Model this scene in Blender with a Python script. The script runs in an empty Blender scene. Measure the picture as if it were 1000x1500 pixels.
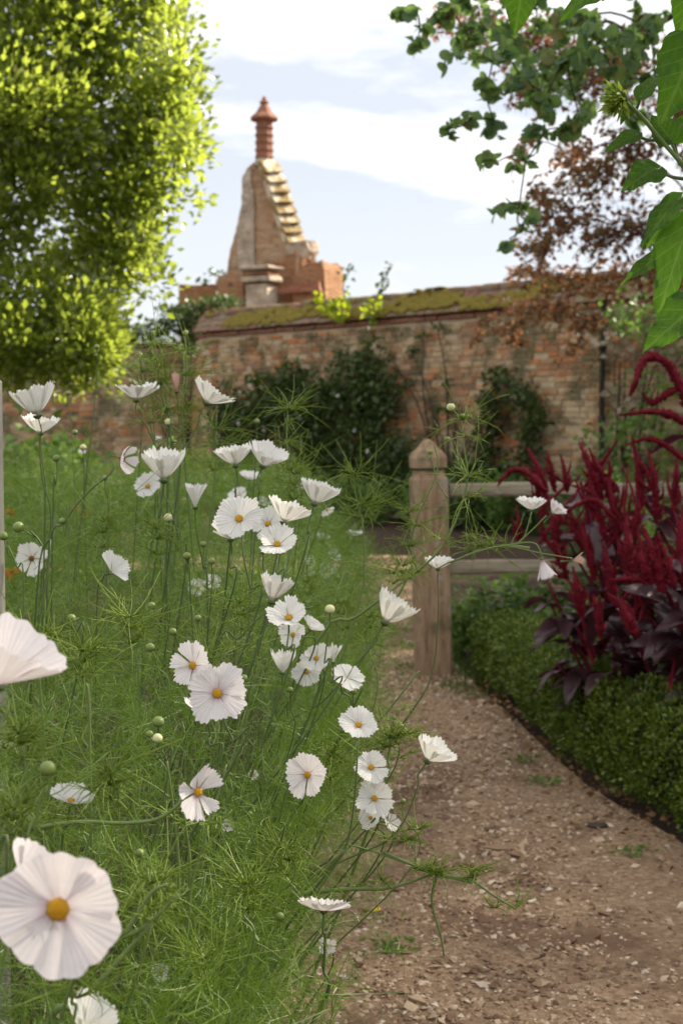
import bpy, math, random
import numpy as np
from mathutils import Vector, Matrix, noise as mnoise

SC = bpy.context.scene
COL = SC.collection
PI = math.pi
RNG = np.random.default_rng(7)
random.seed(7)

# ------------------------------------------------------------------ camera
FOC = 50.0; FPX = FOC / 36.0 * 1500.0; CZ = 1.30; TH = math.atan((750 - 620) / FPX)
cam_d = bpy.data.cameras.new('camera'); cam = bpy.data.objects.new('camera', cam_d); COL.objects.link(cam)
cam.location = (0, 0, CZ); cam.rotation_euler = (PI / 2 - TH, 0, 0)
cam_d.lens = FOC; cam_d.sensor_fit = 'VERTICAL'; cam_d.sensor_height = 36.0; cam_d.sensor_width = 24.0
cam_d.clip_start = 0.05; cam_d.clip_end = 3000
cam_d.dof.use_dof = True; cam_d.dof.focus_distance = 1.95; cam_d.dof.aperture_fstop = 9.0
SC.camera = cam
SC.render.resolution_x = 682; SC.render.resolution_y = 1024

# ------------------------------------------------------------------ light
SUN_AZ = math.radians(62); SUN_EL = math.radians(36)      # azimuth from +Y towards +X
W = bpy.data.worlds.new('World'); SC.world = W; W.use_nodes = True
nt = W.node_tree; nt.nodes.clear()
def N(tree, t, **kw):
    n = tree.nodes.new(t)
    for k, v in kw.items(): setattr(n, k, v)
    return n
out = N(nt, 'ShaderNodeOutputWorld'); bg = N(nt, 'ShaderNodeBackground'); bg2 = N(nt, 'ShaderNodeBackground')
sky = N(nt, 'ShaderNodeTexSky', sky_type='NISHITA'); sky.sun_disc = False
sky.sun_elevation = SUN_EL; sky.sun_rotation = SUN_AZ; sky.air_density = 1.0; sky.dust_density = 1.5
bg.inputs[1].default_value = 0.13; nt.links.new(sky.outputs[0], bg.inputs[0])
tc = N(nt, 'ShaderNodeTexCoord'); mp = N(nt, 'ShaderNodeMapping'); mp.inputs['Scale'].default_value = (1.0, 1.0, 3.6)
mp.inputs['Location'].default_value = (0.35, 0.1, 0.62)
nz = N(nt, 'ShaderNodeTexNoise'); nz.inputs['Scale'].default_value = 2.6; nz.inputs['Detail'].default_value = 7; nz.inputs['Roughness'].default_value = .55
nz.inputs['Distortion'].default_value = .25
rp = N(nt, 'ShaderNodeValToRGB'); rp.color_ramp.elements[0].position = .47; rp.color_ramp.elements[1].position = .60
rp.color_ramp.elements[0].color = (0, 0, 0, 1); rp.color_ramp.elements[1].color = (1, 1, 1, 1)
nt.links.new(tc.outputs['Generated'], mp.inputs[0]); nt.links.new(mp.outputs[0], nz.inputs[0]); sepc = N(nt, 'ShaderNodeSeparateXYZ'); nt.links.new(tc.outputs['Generated'], sepc.inputs[0])
gz = N(nt, 'ShaderNodeMapRange'); gz.inputs[1].default_value = .14; gz.inputs[2].default_value = .34; gz.inputs[3].default_value = -.075; gz.inputs[4].default_value = .09
nt.links.new(sepc.outputs[2], gz.inputs[0]); az_ = N(nt, 'ShaderNodeMath', operation='ADD'); nt.links.new(nz.outputs[0], az_.inputs[0]); nt.links.new(gz.outputs[0], az_.inputs[1])
nt.links.new(az_.outputs[0], rp.inputs[0])
# thin high veil everywhere, thick white cloud where the noise is high
cm = N(nt, 'ShaderNodeMixRGB'); cm.inputs[1].default_value = (.47, .495, .545, 1); cm.inputs[2].default_value = (.95, .92, .875, 1)
nt.links.new(rp.outputs[0], cm.inputs[0])
sep = N(nt, 'ShaderNodeSeparateXYZ'); nt.links.new(tc.outputs['Generated'], sep.inputs[0])
hz = N(nt, 'ShaderNodeMapRange'); hz.inputs[1].default_value = 0.0; hz.inputs[2].default_value = .17; hz.inputs[3].default_value = .75; hz.inputs[4].default_value = 0.0
nt.links.new(sep.outputs[2], hz.inputs[0])
cm2 = N(nt, 'ShaderNodeMixRGB'); cm2.inputs[2].default_value = (.62, .632, .655, 1)
nt.links.new(hz.outputs[0], cm2.inputs[0]); nt.links.new(cm.outputs[0], cm2.inputs[1])
nt.links.new(cm2.outputs[0], bg2.inputs[0]); bg2.inputs[1].default_value = 0.535
mx = N(nt, 'ShaderNodeMixShader'); mx.inputs[0].default_value = .95
nt.links.new(bg.outputs[0], mx.inputs[1]); nt.links.new(bg2.outputs[0], mx.inputs[2]); nt.links.new(mx.outputs[0], out.inputs[0])

sd = bpy.data.lights.new('sun', 'SUN'); so = bpy.data.objects.new('sun', sd); COL.objects.link(so)
sd.energy = 4.6; sd.angle = math.radians(.53); sd.color = (1, .88, .70)
S = Vector((math.sin(SUN_AZ) * math.cos(SUN_EL), math.cos(SUN_AZ) * math.cos(SUN_EL), math.sin(SUN_EL)))
so.rotation_euler = S.to_track_quat('Z', 'Y').to_euler(); so.location = (8, 4, 12)
SC.view_settings.view_transform = 'Standard'; SC.view_settings.look = 'None'; SC.view_settings.gamma = 1
SC.view_settings.exposure = 1.66; SC.view_settings.use_curve_mapping = False
SC.render.engine = 'CYCLES'

# ------------------------------------------------------------------ helpers
def P(px, py, d):
    """world point seen at photo pixel (1000x1500) whose distance along +Y is d"""
    u = (px - 500) / FPX; v = (750 - py) / FPX
    dy = math.cos(TH) + v * math.sin(TH); dz = -math.sin(TH) + v * math.cos(TH)
    k = d / dy
    return np.array([u * k, d, CZ + dz * k])

def nodes_mat(name):
    m = bpy.data.materials.new(name); m.use_nodes = True; t = m.node_tree
    return m, t, t.nodes['Principled BSDF'], t.nodes['Material Output']

def ramp(t, cols, pos=None, interp='LINEAR'):
    r = N(t, 'ShaderNodeValToRGB'); e = r.color_ramp; e.interpolation = interp
    n = len(cols)
    pos = pos or [i / (n - 1) if n > 1 else 0 for i in range(n)]
    while len(e.elements) < n: e.elements.new(.5)
    for i in range(n):
        e.elements[i].position = pos[i]; e.elements[i].color = (*cols[i], 1)
    return r

def leaf_mat(name, cols, pos=None, trans=(.1, .2, .02), tmix=.35, rough=.5, spec=.4, patch=None, patch_scale=2.0, patch_col=None, tvary=False):
    m, t, b, o = nodes_mat(name)
    g = N(t, 'ShaderNodeNewGeometry')
    r = ramp(t, cols, pos); t.links.new(g.outputs['Random Per Island'], r.inputs[0])
    col = r.outputs[0]
    if patch_col is not None:
        n = N(t, 'ShaderNodeTexNoise'); n.inputs['Scale'].default_value = patch_scale; n.inputs['Detail'].default_value = 4
        t.links.new(g.outputs['Position'], n.inputs[0])
        rr = ramp(t, [(0, 0, 0), (1, 1, 1)], [patch, min(.99, patch + .1)]); t.links.new(n.outputs[0], rr.inputs[0])
        mm = N(t, 'ShaderNodeMixRGB'); t.links.new(rr.outputs[0], mm.inputs[0]); t.links.new(col, mm.inputs[1]); mm.inputs[2].default_value = (*patch_col, 1)
        col = mm.outputs[0]
    t.links.new(col, b.inputs['Base Color'])
    b.inputs['Roughness'].default_value = rough; b.inputs['Specular IOR Level'].default_value = spec
    tr = N(t, 'ShaderNodeBsdfTranslucent'); ms = N(t, 'ShaderNodeMixShader'); ms.inputs[0].default_value = tmix
    if tvary:
        gm = N(t, 'ShaderNodeMixRGB', blend_type='MULTIPLY'); gm.inputs[0].default_value = 1; t.links.new(col, gm.inputs[1]); gm.inputs[2].default_value = (*trans, 1)
        sc = N(t, 'ShaderNodeVectorMath', operation='SCALE'); sc.inputs[3].default_value = 3.0; t.links.new(gm.outputs[0], sc.inputs[0]); t.links.new(sc.outputs[0], tr.inputs[0])
    else:
        tr.inputs[0].default_value = (*trans, 1)
    t.links.new(b.outputs[0], ms.inputs[1]); t.links.new(tr.outputs[0], ms.inputs[2]); t.links.new(ms.outputs[0], o.inputs[0])
    return m

def noise_mat(name, cols, pos=None, scale=8.0, detail=6, rough=.85, bump=.3, bump_scale=40.0, bump_dist=.01, coord='Object', stretch=(1, 1, 1), spec=.2,
              stain=None, stain_scale=1.0, stain_pos=.55, island=0.0, stain2=None):
    m, t, b, o = nodes_mat(name)
    tcn = N(t, 'ShaderNodeTexCoord'); g = N(t, 'ShaderNodeNewGeometry')
    src = tcn.outputs['Object'] if coord == 'Object' else g.outputs['Position']
    mpn = N(t, 'ShaderNodeMapping'); mpn.inputs['Scale'].default_value = stretch; t.links.new(src, mpn.inputs[0])
    n = N(t, 'ShaderNodeTexNoise'); n.inputs['Scale'].default_value = scale; n.inputs['Detail'].default_value = detail; n.inputs['Roughness'].default_value = .62
    t.links.new(mpn.outputs[0], n.inputs[0])
    fac = n.outputs[0]
    if island:
        oi = N(t, 'ShaderNodeObjectInfo')
        a = N(t, 'ShaderNodeMath', operation='ADD'); t.links.new(g.outputs['Random Per Island'], a.inputs[0]); t.links.new(oi.outputs['Random'], a.inputs[1])
        f = N(t, 'ShaderNodeMath', operation='FRACT'); t.links.new(a.outputs[0], f.inputs[0])
        mr = N(t, 'ShaderNodeMix'); mr.inputs[0].default_value = island; t.links.new(n.outputs[0], mr.inputs[2]); t.links.new(f.outputs[0], mr.inputs[3])
        fac = mr.outputs[0]
    r = ramp(t, cols, pos); t.links.new(fac, r.inputs[0]); col = r.outputs[0]
    for k, st in enumerate([stain, stain2]):
        if st is None: continue
        n2 = N(t, 'ShaderNodeTexNoise'); n2.inputs['Scale'].default_value = stain_scale * (1 + 1.7 * k); n2.inputs['Detail'].default_value = 7; n2.inputs['Roughness'].default_value = .65
        ad = N(t, 'ShaderNodeVectorMath', operation='ADD'); ad.inputs[1].default_value = (k * 7.3, 3.1 * k, 0); t.links.new(g.outputs['Position'], ad.inputs[0]); t.links.new(ad.outputs[0], n2.inputs[0])
        rr = ramp(t, [(0, 0, 0), (.85, .85, .85)], [stain_pos, stain_pos + .12]); t.links.new(n2.outputs[0], rr.inputs[0])
        mm = N(t, 'ShaderNodeMixRGB'); t.links.new(rr.outputs[0], mm.inputs[0]); t.links.new(col, mm.inputs[1]); mm.inputs[2].default_value = (*st, 1)
        col = mm.outputs[0]
    t.links.new(col, b.inputs['Base Color']); b.inputs['Roughness'].default_value = rough; b.inputs['Specular IOR Level'].default_value = spec
    if bump:
        nb = N(t, 'ShaderNodeTexNoise'); nb.inputs['Scale'].default_value = bump_scale; nb.inputs['Detail'].default_value = 5; t.links.new(mpn.outputs[0], nb.inputs[0])
        bp = N(t, 'ShaderNodeBump'); bp.inputs['Strength'].default_value = bump; bp.inputs['Distance'].default_value = bump_dist
        t.links.new(nb.outputs[0], bp.inputs['Height']); t.links.new(bp.outputs[0], b.inputs['Normal'])
    return m

def mesh_of(name, V, Fs, mats=None, smooth=True):
    """Fs: list of int arrays (m,3)/(m,4); mats: one material or list parallel to Fs"""
    if not isinstance(Fs, list): Fs = [Fs]
    me = bpy.data.meshes.new(name); V = np.asarray(V, dtype=np.float32)
    me.vertices.add(len(V)); me.vertices.foreach_set('co', V.ravel())
    loops = np.concatenate([f.ravel() for f in Fs]).astype(np.int32)
    tot = np.concatenate([np.full(len(f), f.shape[1], np.int32) for f in Fs])
    st = np.concatenate([[0], np.cumsum(tot)[:-1]]).astype(np.int32)
    me.loops.add(len(loops)); me.loops.foreach_set('vertex_index', loops)
    me.polygons.add(len(tot)); me.polygons.foreach_set('loop_start', st); me.polygons.foreach_set('loop_total', tot)
    if isinstance(mats, list):
        for m in mats: me.materials.append(m)
        me.polygons.foreach_set('material_index', np.concatenate([np.full(len(f), i, np.int32) for i, f in enumerate(Fs)]))
    elif mats: me.materials.append(mats)
    me.polygons.foreach_set('use_smooth', np.full(len(tot), smooth, bool))
    me.update(calc_edges=True)
    return me

def link(name, me, parent=None, loc=None):
    o = bpy.data.objects.new(name, me); COL.objects.link(o)
    if parent is not None: o.parent = parent
    if loc is not None: o.location = loc
    return o

def tag(o, label=None, cat=None, group=None, kind=None):
    if label: o['label'] = label
    if cat: o['category'] = cat
    if group: o['group'] = group
    if kind: o['kind'] = kind
    return o

def empty(name, loc, label, cat, group=None, rz=0):
    o = bpy.data.objects.new(name, None); COL.objects.link(o); o.location = tuple(loc); o.rotation_euler.z = rz
    o.empty_display_size = .1
    return tag(o, label, cat, group)

class G:
    """geometry collector"""
    def __init__(s): s.V = []; s.F3 = []; s.F4 = []; s.n = 0
    def add(s, V, F):
        V = np.asarray(V, float); F = np.asarray(F, int)
        if len(V) == 0: return
        (s.F3 if F.shape[1] == 3 else s.F4).append(F + s.n); s.V.append(V); s.n += len(V)
    def both(s, V, F3, F4):
        s.V.append(np.asarray(V, float))
        if len(F3): s.F3.append(np.asarray(F3, int) + s.n)
        if len(F4): s.F4.append(np.asarray(F4, int) + s.n)
        s.n += len(V)
    def build(s, name, mat, parent=None, off=None, smooth=True, kind=None):
        V = np.concatenate(s.V)
        if off is not None: V = V - np.asarray(off)
        Fs = []
        if s.F3: Fs.append(np.concatenate(s.F3))
        if s.F4: Fs.append(np.concatenate(s.F4))
        me = mesh_of(name, V, Fs, None, smooth)
        if mat: me.materials.append(mat)
        o = link(name, me, parent)
        if kind: o['kind'] = kind
        return o

def norm(v): return v / (np.linalg.norm(v, axis=-1, keepdims=True) + 1e-9)

def frames(X, spin=None, rng=RNG):
    """rotation matrices whose first column is X; spin about X random"""
    X = norm(np.asarray(X, float)); n = len(X)
    a = np.where(np.abs(X[:, 2:3]) < .9, np.array([[0, 0, 1.]]), np.array([[1., 0, 0]]))
    Y = norm(np.cross(a, X)); Z = np.cross(X, Y)
    if spin is None: spin = rng.uniform(0, 2 * PI, n)
    c = np.cos(spin)[:, None]; s_ = np.sin(spin)[:, None]
    Y2 = c * Y + s_ * Z; Z2 = -s_ * Y + c * Z
    return np.stack([X, Y2, Z2], axis=2)

def place(TV, TF, M, T, S_=None):
    n = len(T); k = len(TV)
    if S_ is not None: M = M * np.asarray(S_).reshape(-1, 1, 1)
    V = np.einsum('nij,kj->nki', M, TV) + T[:, None, :]
    F = (TF[None] + (np.arange(n) * k)[:, None, None]).reshape(-1, TF.shape[1])
    return V.reshape(-1, 3), F

def smoothpts(pts, n):
    pts = np.asarray(pts, float)
    if len(pts) == 2: t = np.linspace(0, 1, n)[:, None]; return pts[0] * (1 - t) + pts[1] * t
    Q = np.concatenate([[2 * pts[0] - pts[1]], pts, [2 * pts[-1] - pts[-2]]])
    m = len(pts) - 1; outp = []
    for t in np.linspace(0, m - 1e-6, n):
        i = int(t); f = t - i; a, b, c, d = Q[i:i + 4]
        outp.append(.5 * ((2 * b) + (c - a) * f + (2 * a - 5 * b + 4 * c - d) * f * f + (3 * b - a - 3 * c + d) * f ** 3))
    return np.array(outp)

def tube(pts, r, sides=6, n=None):
    pts = smoothpts(pts, n) if n else np.asarray(pts, float)
    m = len(pts); r = np.interp(np.linspace(0, 1, m), np.linspace(0, 1, len(np.atleast_1d(r))), np.atleast_1d(r))
    tan = norm(np.gradient(pts, axis=0)); up = np.array([0, 0, 1.]) if abs(tan[0, 2]) < .9 else np.array([1., 0, 0])
    u = norm(np.cross(up, tan[0])); V = []
    for i in range(m):
        u = norm(u - tan[i] * np.dot(u, tan[i])); w = np.cross(tan[i], u)
        for k in range(sides):
            a = 2 * PI * k / sides; V.append(pts[i] + r[i] * (math.cos(a) * u + math.sin(a) * w))
    F = []
    for i in range(m - 1):
        for k in range(sides):
            k2 = (k + 1) % sides; F.append((i * sides + k, i * sides + k2, (i + 1) * sides + k2, (i + 1) * sides + k))
    V.append(pts[0]); V.append(pts[-1]); F3 = []
    for k in range(sides):
        k2 = (k + 1) % sides; F3.append((m * sides, k2, k)); F3.append((m * sides + 1, (m - 1) * sides + k, (m - 1) * sides + k2))
    return np.array(V), np.array(F3), np.array(F)

def revolve(prof, sides=16, sx=1, sy=1):
    """prof list of (r,z) bottom to top"""
    V = []; F = []
    for (r, z) in prof:
        for k in range(sides):
            a = 2 * PI * (k + .5) / sides; V.append((r * math.cos(a) * sx, r * math.sin(a) * sy, z))
    for i in range(len(prof) - 1):
        for k in range(sides):
            k2 = (k + 1) % sides; F.append((i * sides + k, i * sides + k2, (i + 1) * sides + k2, (i + 1) * sides + k))
    V.append((0, 0, prof[0][1])); V.append((0, 0, prof[-1][1])); n = len(prof) * sides; F3 = []
    for k in range(sides):
        k2 = (k + 1) % sides; F3.append((n, k2, k)); F3.append((n + 1, n - sides + k, n - sides + k2))
    return np.array(V, float), np.array(F3), np.array(F)

def prism(poly, ext, bev=0):
    """poly (n,3) extruded by vector ext; caps as fans"""
    poly = np.asarray(poly, float); n = len(poly); V = np.concatenate([poly, poly + np.asarray(ext)])
    F4 = [(i, (i + 1) % n, n + (i + 1) % n, n + i) for i in range(n)]
    return V, F4, n

def poly_obj(name, V, faces, mat, parent=None, smooth=False, loc=None):
    me = bpy.data.meshes.new(name); me.from_pydata([tuple(v) for v in V], [], [tuple(f) for f in faces]); me.update()
    me.materials.append(mat)
    for p in me.polygons: p.use_smooth = smooth
    return link(name, me, parent, loc)

def rbox(sx, sy, sz, b=.004, jit=0, rng=RNG):
    """box with chamfered vertical+horizontal edges: 24 verts"""
    V = []; hx, hy, hz_ = sx / 2, sy / 2, sz / 2
    corners = [(x, y, z) for x in (-1, 1) for y in (-1, 1) for z in (-1, 1)]
    idx = {}
    for c in corners:
        for ax in range(3):
            p = [c[0] * (hx - b), c[1] * (hy - b), c[2] * (hz_ - b)]; p[ax] = c[ax] * (hx, hy, hz_)[ax]
            idx[(c, ax)] = len(V); V.append(p)
    F4 = []; F3 = []
    for ax in range(3):
        o1, o2 = [a for a in range(3) if a != ax]
        for s in (-1, 1):
            f = []
            for a, b2 in ((-1, -1), (1, -1), (1, 1), (-1, 1)):
                c = [0, 0, 0]; c[ax] = s; c[o1] = a; c[o2] = b2; f.append(idx[(tuple(c), ax)])
            F4.append(f if (s > 0) == (ax != 1) else f[::-1])
    for ax in range(3):
        o1, o2 = [a for a in range(3) if a != ax]
        for a in (-1, 1):
            for b2 in (-1, 1):
                c1 = [0, 0, 0]; c1[ax] = -1; c1[o1] = a; c1[o2] = b2; c2 = list(c1); c2[ax] = 1
                c1 = tuple(c1); c2 = tuple(c2)
                F4.append([idx[(c1, o1)], idx[(c2, o1)], idx[(c2, o2)], idx[(c1, o2)]])
    for c in corners: F3.append([idx[(c, 0)], idx[(c, 1)], idx[(c, 2)]])
    V = np.array(V, float)
    if jit: V = V + rng.normal(0, jit, V.shape)
    return V, np.array(F3), np.array(F4)

def box_part(name, c, s, mat, parent, b=.01, jit=0, rot=None):
    V, F3, F4 = rbox(*s, b=b, jit=jit)
    me = mesh_of(name, V, [F3, F4], None, False); me.materials.append(mat)
    o = link(name, me, parent, tuple(c))
    if rot: o.rotation_euler = rot
    return o

# leaf templates: +X is tip direction, folded along the midrib
def leaf_t(w=.5, fold=.12, droop=.1, fine=False):
    if not fine:
        V = np.array([[0, 0, 0], [.45, w / 2, fold], [1, 0, -droop], [.45, -w / 2, fold], [.5, 0, 0]])
        F = np.array([[0, 4, 1], [1, 4, 2], [0, 3, 4], [3, 2, 4]])
        return V, F
    V = [[0, 0, 0]]; F = []
    xs, ws = ([.07, .32, .66, .90], [.55, 1, .95, .55]) if w > .8 else ([.12, .35, .6, .82], [.55, 1, .85, .45])
    for x, q in zip(xs, ws):
        V += [[x, q * w / 2, fold * q - droop * x * x], [x, 0, -droop * x * x], [x, -q * w / 2, fold * q - droop * x * x]]
    V.append([1, 0, -droop])
    F += [[0, 2, 1], [0, 3, 2]]
    for i in range(3):
        a = 1 + 3 * i; b = a + 3
        F += [[a, a + 1, b + 1], [a, b + 1, b], [a + 1, a + 2, b + 2], [a + 1, b + 2, b + 1]]
    F += [[10, 11, 13], [11, 12, 13]]
    return np.array(V, float), np.array(F)

def leaf_s(w, fold):
    return np.array([[0, 0, 0], [.5, w / 2, fold], [1, 0, 0], [.5, -w / 2, fold]]), np.array([[0, 2, 1], [0, 3, 2]])

def leaf_cloud(g, pts, size, dirs=None, tmpl=None, rng=RNG, sizevar=.35):
    n = len(pts)
    if dirs is None: dirs = rng.normal(0, 1, (n, 3))
    tv, tf = tmpl
    M = frames(dirs, rng=rng); s = size * rng.uniform(1 - sizevar, 1 + sizevar, n)
    V, F = place(tv, tf, M, np.asarray(pts), s); g.add(V, F)

def blob_points(c, r, n, rng=RNG, shell=.45, clump=0, csize=.2):
    """points in ellipsoid, biased to the surface; optional twig clumps"""
    c = np.asarray(c, float); r = np.asarray(r, float)
    if clump:
        m = max(1, n // clump); d = norm(rng.normal(0, 1, (m, 3))); q = d * (1 - shell * rng.random((m, 1)) ** 1.6) * r
        base = np.repeat(q, clump, 0); dirs = np.repeat(d, clump, 0)
        off = rng.normal(0, csize, (len(base), 3))
        return c + base + off, norm(dirs + norm(off) * 1.0)
    d = norm(rng.normal(0, 1, (n, 3))); q = d * (1 - shell * rng.random((n, 1)) ** 1.6) * r
    return c + q, norm(d + rng.normal(0, .5, (n, 3)))

# ------------------------------------------------------------------ materials
M_soil = noise_mat('soil', [(.018, .011, .008), (.05, .03, .02), (.11, .07, .045)], scale=14, bump=.9, bump_scale=60, bump_dist=.03, rough=.95)
M_path = noise_mat('path_grit', [(.13, .080, .048), (.28, .185, .115), (.46, .34, .235)], [.25, .52, .78], scale=55, bump=.8, bump_scale=150, bump_dist=.008, rough=.9,
                   stain=(.12, .07, .045), stain_scale=1.6, stain_pos=.50)
M_stone = noise_mat('gravel_stone', [(.13, .072, .045), (.26, .160, .098), (.38, .265, .168), (.52, .39, .28), (.70, .62, .52)], [.1, .35, .6, .85, 1], scale=40, bump=0, island=.92, rough=.75, spec=.3,
                    stain=(.14, .085, .055), stain_scale=1.7, stain_pos=.53)
M_brick = noise_mat('old_brick', [(.46, .36, .22), (.36, .15, .065), (.48, .20, .08), (.43, .31, .18), (.29, .15, .09), (.50, .41, .27), (.42, .21, .10), (.19, .135, .095), (.40, .25, .135)],
                    scale=16, bump=.7, bump_scale=90, bump_dist=.006, island=.85, coord='Geo', stain=(.52, .41, .26), stain_scale=1.1, stain_pos=.47, stain2=(.10, .095, .045))
M_mortar = noise_mat('lime_mortar', [(.32, .25, .165), (.48, .38, .25), (.58, .48, .34)], scale=9, bump=.8, bump_scale=70, bump_dist=.008, coord='Geo', stain=(.10, .085, .045), stain_scale=1.3, stain_pos=.57)
M_tile = noise_mat('coping_tile', [(.12, .070, .05), (.24, .12, .085), (.17, .09, .075), (.28, .19, .12)], scale=9, bump=.8, bump_scale=40, bump_dist=.01, island=.7, coord='Geo',
                   stain=(.13, .10, .025), stain_scale=2.2, stain_pos=.47, stain2=(.20, .17, .11))
M_moss = noise_mat('moss', [(.09, .08, .012), (.19, .15, .028), (.30, .22, .05)], scale=14, bump=1, bump_scale=70, bump_dist=.02, coord='Geo', rough=1)
M_ruin = noise_mat('ruin_brick', [(.13, .080, .05), (.30, .15, .075), (.38, .235, .14), (.44, .33, .22)], [.2, .42, .6, .8], scale=2.2, stretch=(1, 1, 8), bump=1, bump_scale=5, bump_dist=.06, coord='Geo', island=.35,
                   stain=(.42, .35, .26), stain_scale=1.6, stain_pos=.58, stain2=(.07, .055, .045))
M_ruin_stone = noise_mat('ruin_stone', [(.16, .12, .09), (.36, .30, .235), (.50, .44, .36)], [.25, .5, .75], scale=3.5, bump=1, bump_scale=12, bump_dist=.05, coord='Geo', stain=(.08, .07, .055), stain_scale=2.3, stain_pos=.57)
M_slab = noise_mat('mossy_slab', [(.16, .115, .05), (.27, .20, .09), (.56, .50, .40)], [.3, .48, .58], scale=3.2, bump=.8, bump_scale=14, bump_dist=.03, coord='Geo', stain=(.22, .15, .05), stain_scale=2.0, stain_pos=.52)
M_terra = noise_mat('terracotta', [(.13, .06, .04), (.26, .12, .075), (.36, .22, .15)], scale=5, bump=.7, bump_scale=14, bump_dist=.03, coord='Geo', stain=(.16, .10, .075), stain_scale=4.0, stain_pos=.55)
M_wood = noise_mat('weathered_wood', [(.16, .095, .055), (.30, .20, .125), (.42, .30, .20)], [.3, .5, .75], scale=7, stretch=(5, 5, .7), bump=.7, bump_scale=16, bump_dist=.006, stain=(.10, .10, .05), stain_scale=5, stain_pos=.56, stain2=(.34, .30, .25))
M_rail = noise_mat('rail_wood', [(.13, .10, .07), (.28, .235, .17), (.40, .35, .27)], [.3, .5, .75], scale=6, stretch=(.6, 5, 5), bump=.7, bump_scale=20, bump_dist=.006, stain=(.36, .36, .31), stain_scale=6, stain_pos=.61)
M_bark = noise_mat('bark', [(.03, .022, .015), (.09, .065, .045)], scale=10, stretch=(3, 3, .6), bump=1, bump_scale=20, bump_dist=.02)
M_twig = noise_mat('twig', [(.05, .025, .018), (.12, .06, .04)], scale=10, bump=0)
M_iron = noise_mat('dark_iron', [(.012, .012, .010), (.05, .045, .03)], scale=8, bump=.4, rough=.6)
M_white_wood = noise_mat('pale_wood', [(.25, .23, .19), (.42, .40, .35)], scale=10, bump=.3)

M_fern = leaf_mat('cosmos_thread_leaf', [(.050, .110, .008), (.115, .20, .014), (.17, .26, .032), (.36, .43, .22)], [0, .5, .86, 1], trans=(.20, .34, .02), tmix=.26, rough=.42, spec=.45)
M_fern_bright = leaf_mat('cosmos_shoot_leaf', [(.17, .26, .03), (.27, .35, .07)], trans=(.40, .52, .06), tmix=.40, rough=.45, spec=.4)
M_stem = noise_mat('green_stem', [(.075, .125, .030), (.12, .18, .045), (.17, .20, .07)], scale=20, bump=0, rough=.5, spec=.4)
M_stem_dark = noise_mat('dark_stem', [(.045, .080, .022), (.075, .115, .03), (.095, .085, .035)], scale=20, bump=0, rough=.5, spec=.4)
M_bud = noise_mat('bud_green', [(.11, .17, .035), (.22, .27, .07)], scale=60, bump=0, rough=.45, spec=.4)
M_budtip = noise_mat('bud_cream', [(.50, .50, .22), (.66, .64, .38)], scale=60, bump=0, rough=.5)
M_calyx = noise_mat('calyx_green', [(.05, .09, .02), (.09, .14, .03)], scale=60, bump=0, rough=.5)
M_disc = noise_mat('disc_gold', [(.36, .14, .008), (.70, .42, .02)], scale=900, bump=0, rough=.6)
M_disc_dark = noise_mat('disc_brown', [(.14, .05, .01), (.30, .13, .02)], scale=300, bump=0, rough=.6)

def petal_mat(name, base, vein, tmixcol):
    m, t, b, o = nodes_mat(name)
    at = N(t, 'ShaderNodeAttribute'); at.attribute_name = 'fan'
    sp = N(t, 'ShaderNodeSeparateXYZ'); t.links.new(at.outputs['Vector'], sp.inputs[0])
    wv = N(t, 'ShaderNodeMath', operation='MULTIPLY'); wv.inputs[1].default_value = 58; t.links.new(sp.outputs[1], wv.inputs[0])
    sn = N(t, 'ShaderNodeMath', operation='SINE'); t.links.new(wv.outputs[0], sn.inputs[0])
    nn = N(t, 'ShaderNodeTexNoise'); nn.inputs['Scale'].default_value = 5; t.links.new(at.outputs['Vector'], nn.inputs[0])
    # vein factor: sharp lines, stronger towards the base
    r1 = ramp(t, [(0, 0, 0), (1, 1, 1)], [.72, 1.0]); t.links.new(sn.outputs[0], r1.inputs[0])
    r2 = ramp(t, [(1, 1, 1), (.35, .35, .35), (.15, .15, .15)], [.05, .4, .9]); t.links.new(sp.outputs[0], r2.inputs[0])
    mu = N(t, 'ShaderNodeMath', operation='MULTIPLY'); t.links.new(r1.outputs[0], mu.inputs[0]); t.links.new(r2.outputs[0], mu.inputs[1])
    mb = N(t, 'ShaderNodeMath', operation='MULTIPLY'); mb.inputs[1].default_value = .30; t.links.new(mu.outputs[0], mb.inputs[0])
    r3 = ramp(t, [vein, base], [.02, .38]); t.links.new(sp.outputs[0], r3.inputs[0])
    mm = N(t, 'ShaderNodeMixRGB'); t.links.new(mb.outputs[0], mm.inputs[0]); t.links.new(r3.outputs[0], mm.inputs[1]); mm.inputs[2].default_value = (*vein, 1)
    mn = N(t, 'ShaderNodeMixRGB', blend_type='MULTIPLY'); mn.inputs[0].default_value = .16; t.links.new(mm.outputs[0], mn.inputs[1]); t.links.new(nn.outputs[0], mn.inputs[2])
    t.links.new(mn.outputs[0], b.inputs['Base Color']); b.inputs['Roughness'].default_value = .6; b.inputs['Specular IOR Level'].default_value = .25
    bp = N(t, 'ShaderNodeBump'); bp.inputs['Strength'].default_value = .4; bp.inputs['Distance'].default_value = .0008
    t.links.new(sn.outputs[0], bp.inputs['Height']); t.links.new(bp.outputs[0], b.inputs['Normal'])
    tr = N(t, 'ShaderNodeBsdfTranslucent'); tr.inputs[0].default_value = (*tmixcol, 1)
    ms = N(t, 'ShaderNodeMixShader'); ms.inputs[0].default_value = .30
    t.links.new(b.outputs[0], ms.inputs[1]); t.links.new(tr.outputs[0], ms.inputs[2]); t.links.new(ms.outputs[0], o.inputs[0])
    return m
M_pet_w = petal_mat('petal_white', (.84, .83, .80), (.68, .66, .60), (.84, .82, .76))
M_pet_p = petal_mat('petal_blush', (.84, .79, .795), (.60, .36, .47), (.84, .79, .785))
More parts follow.
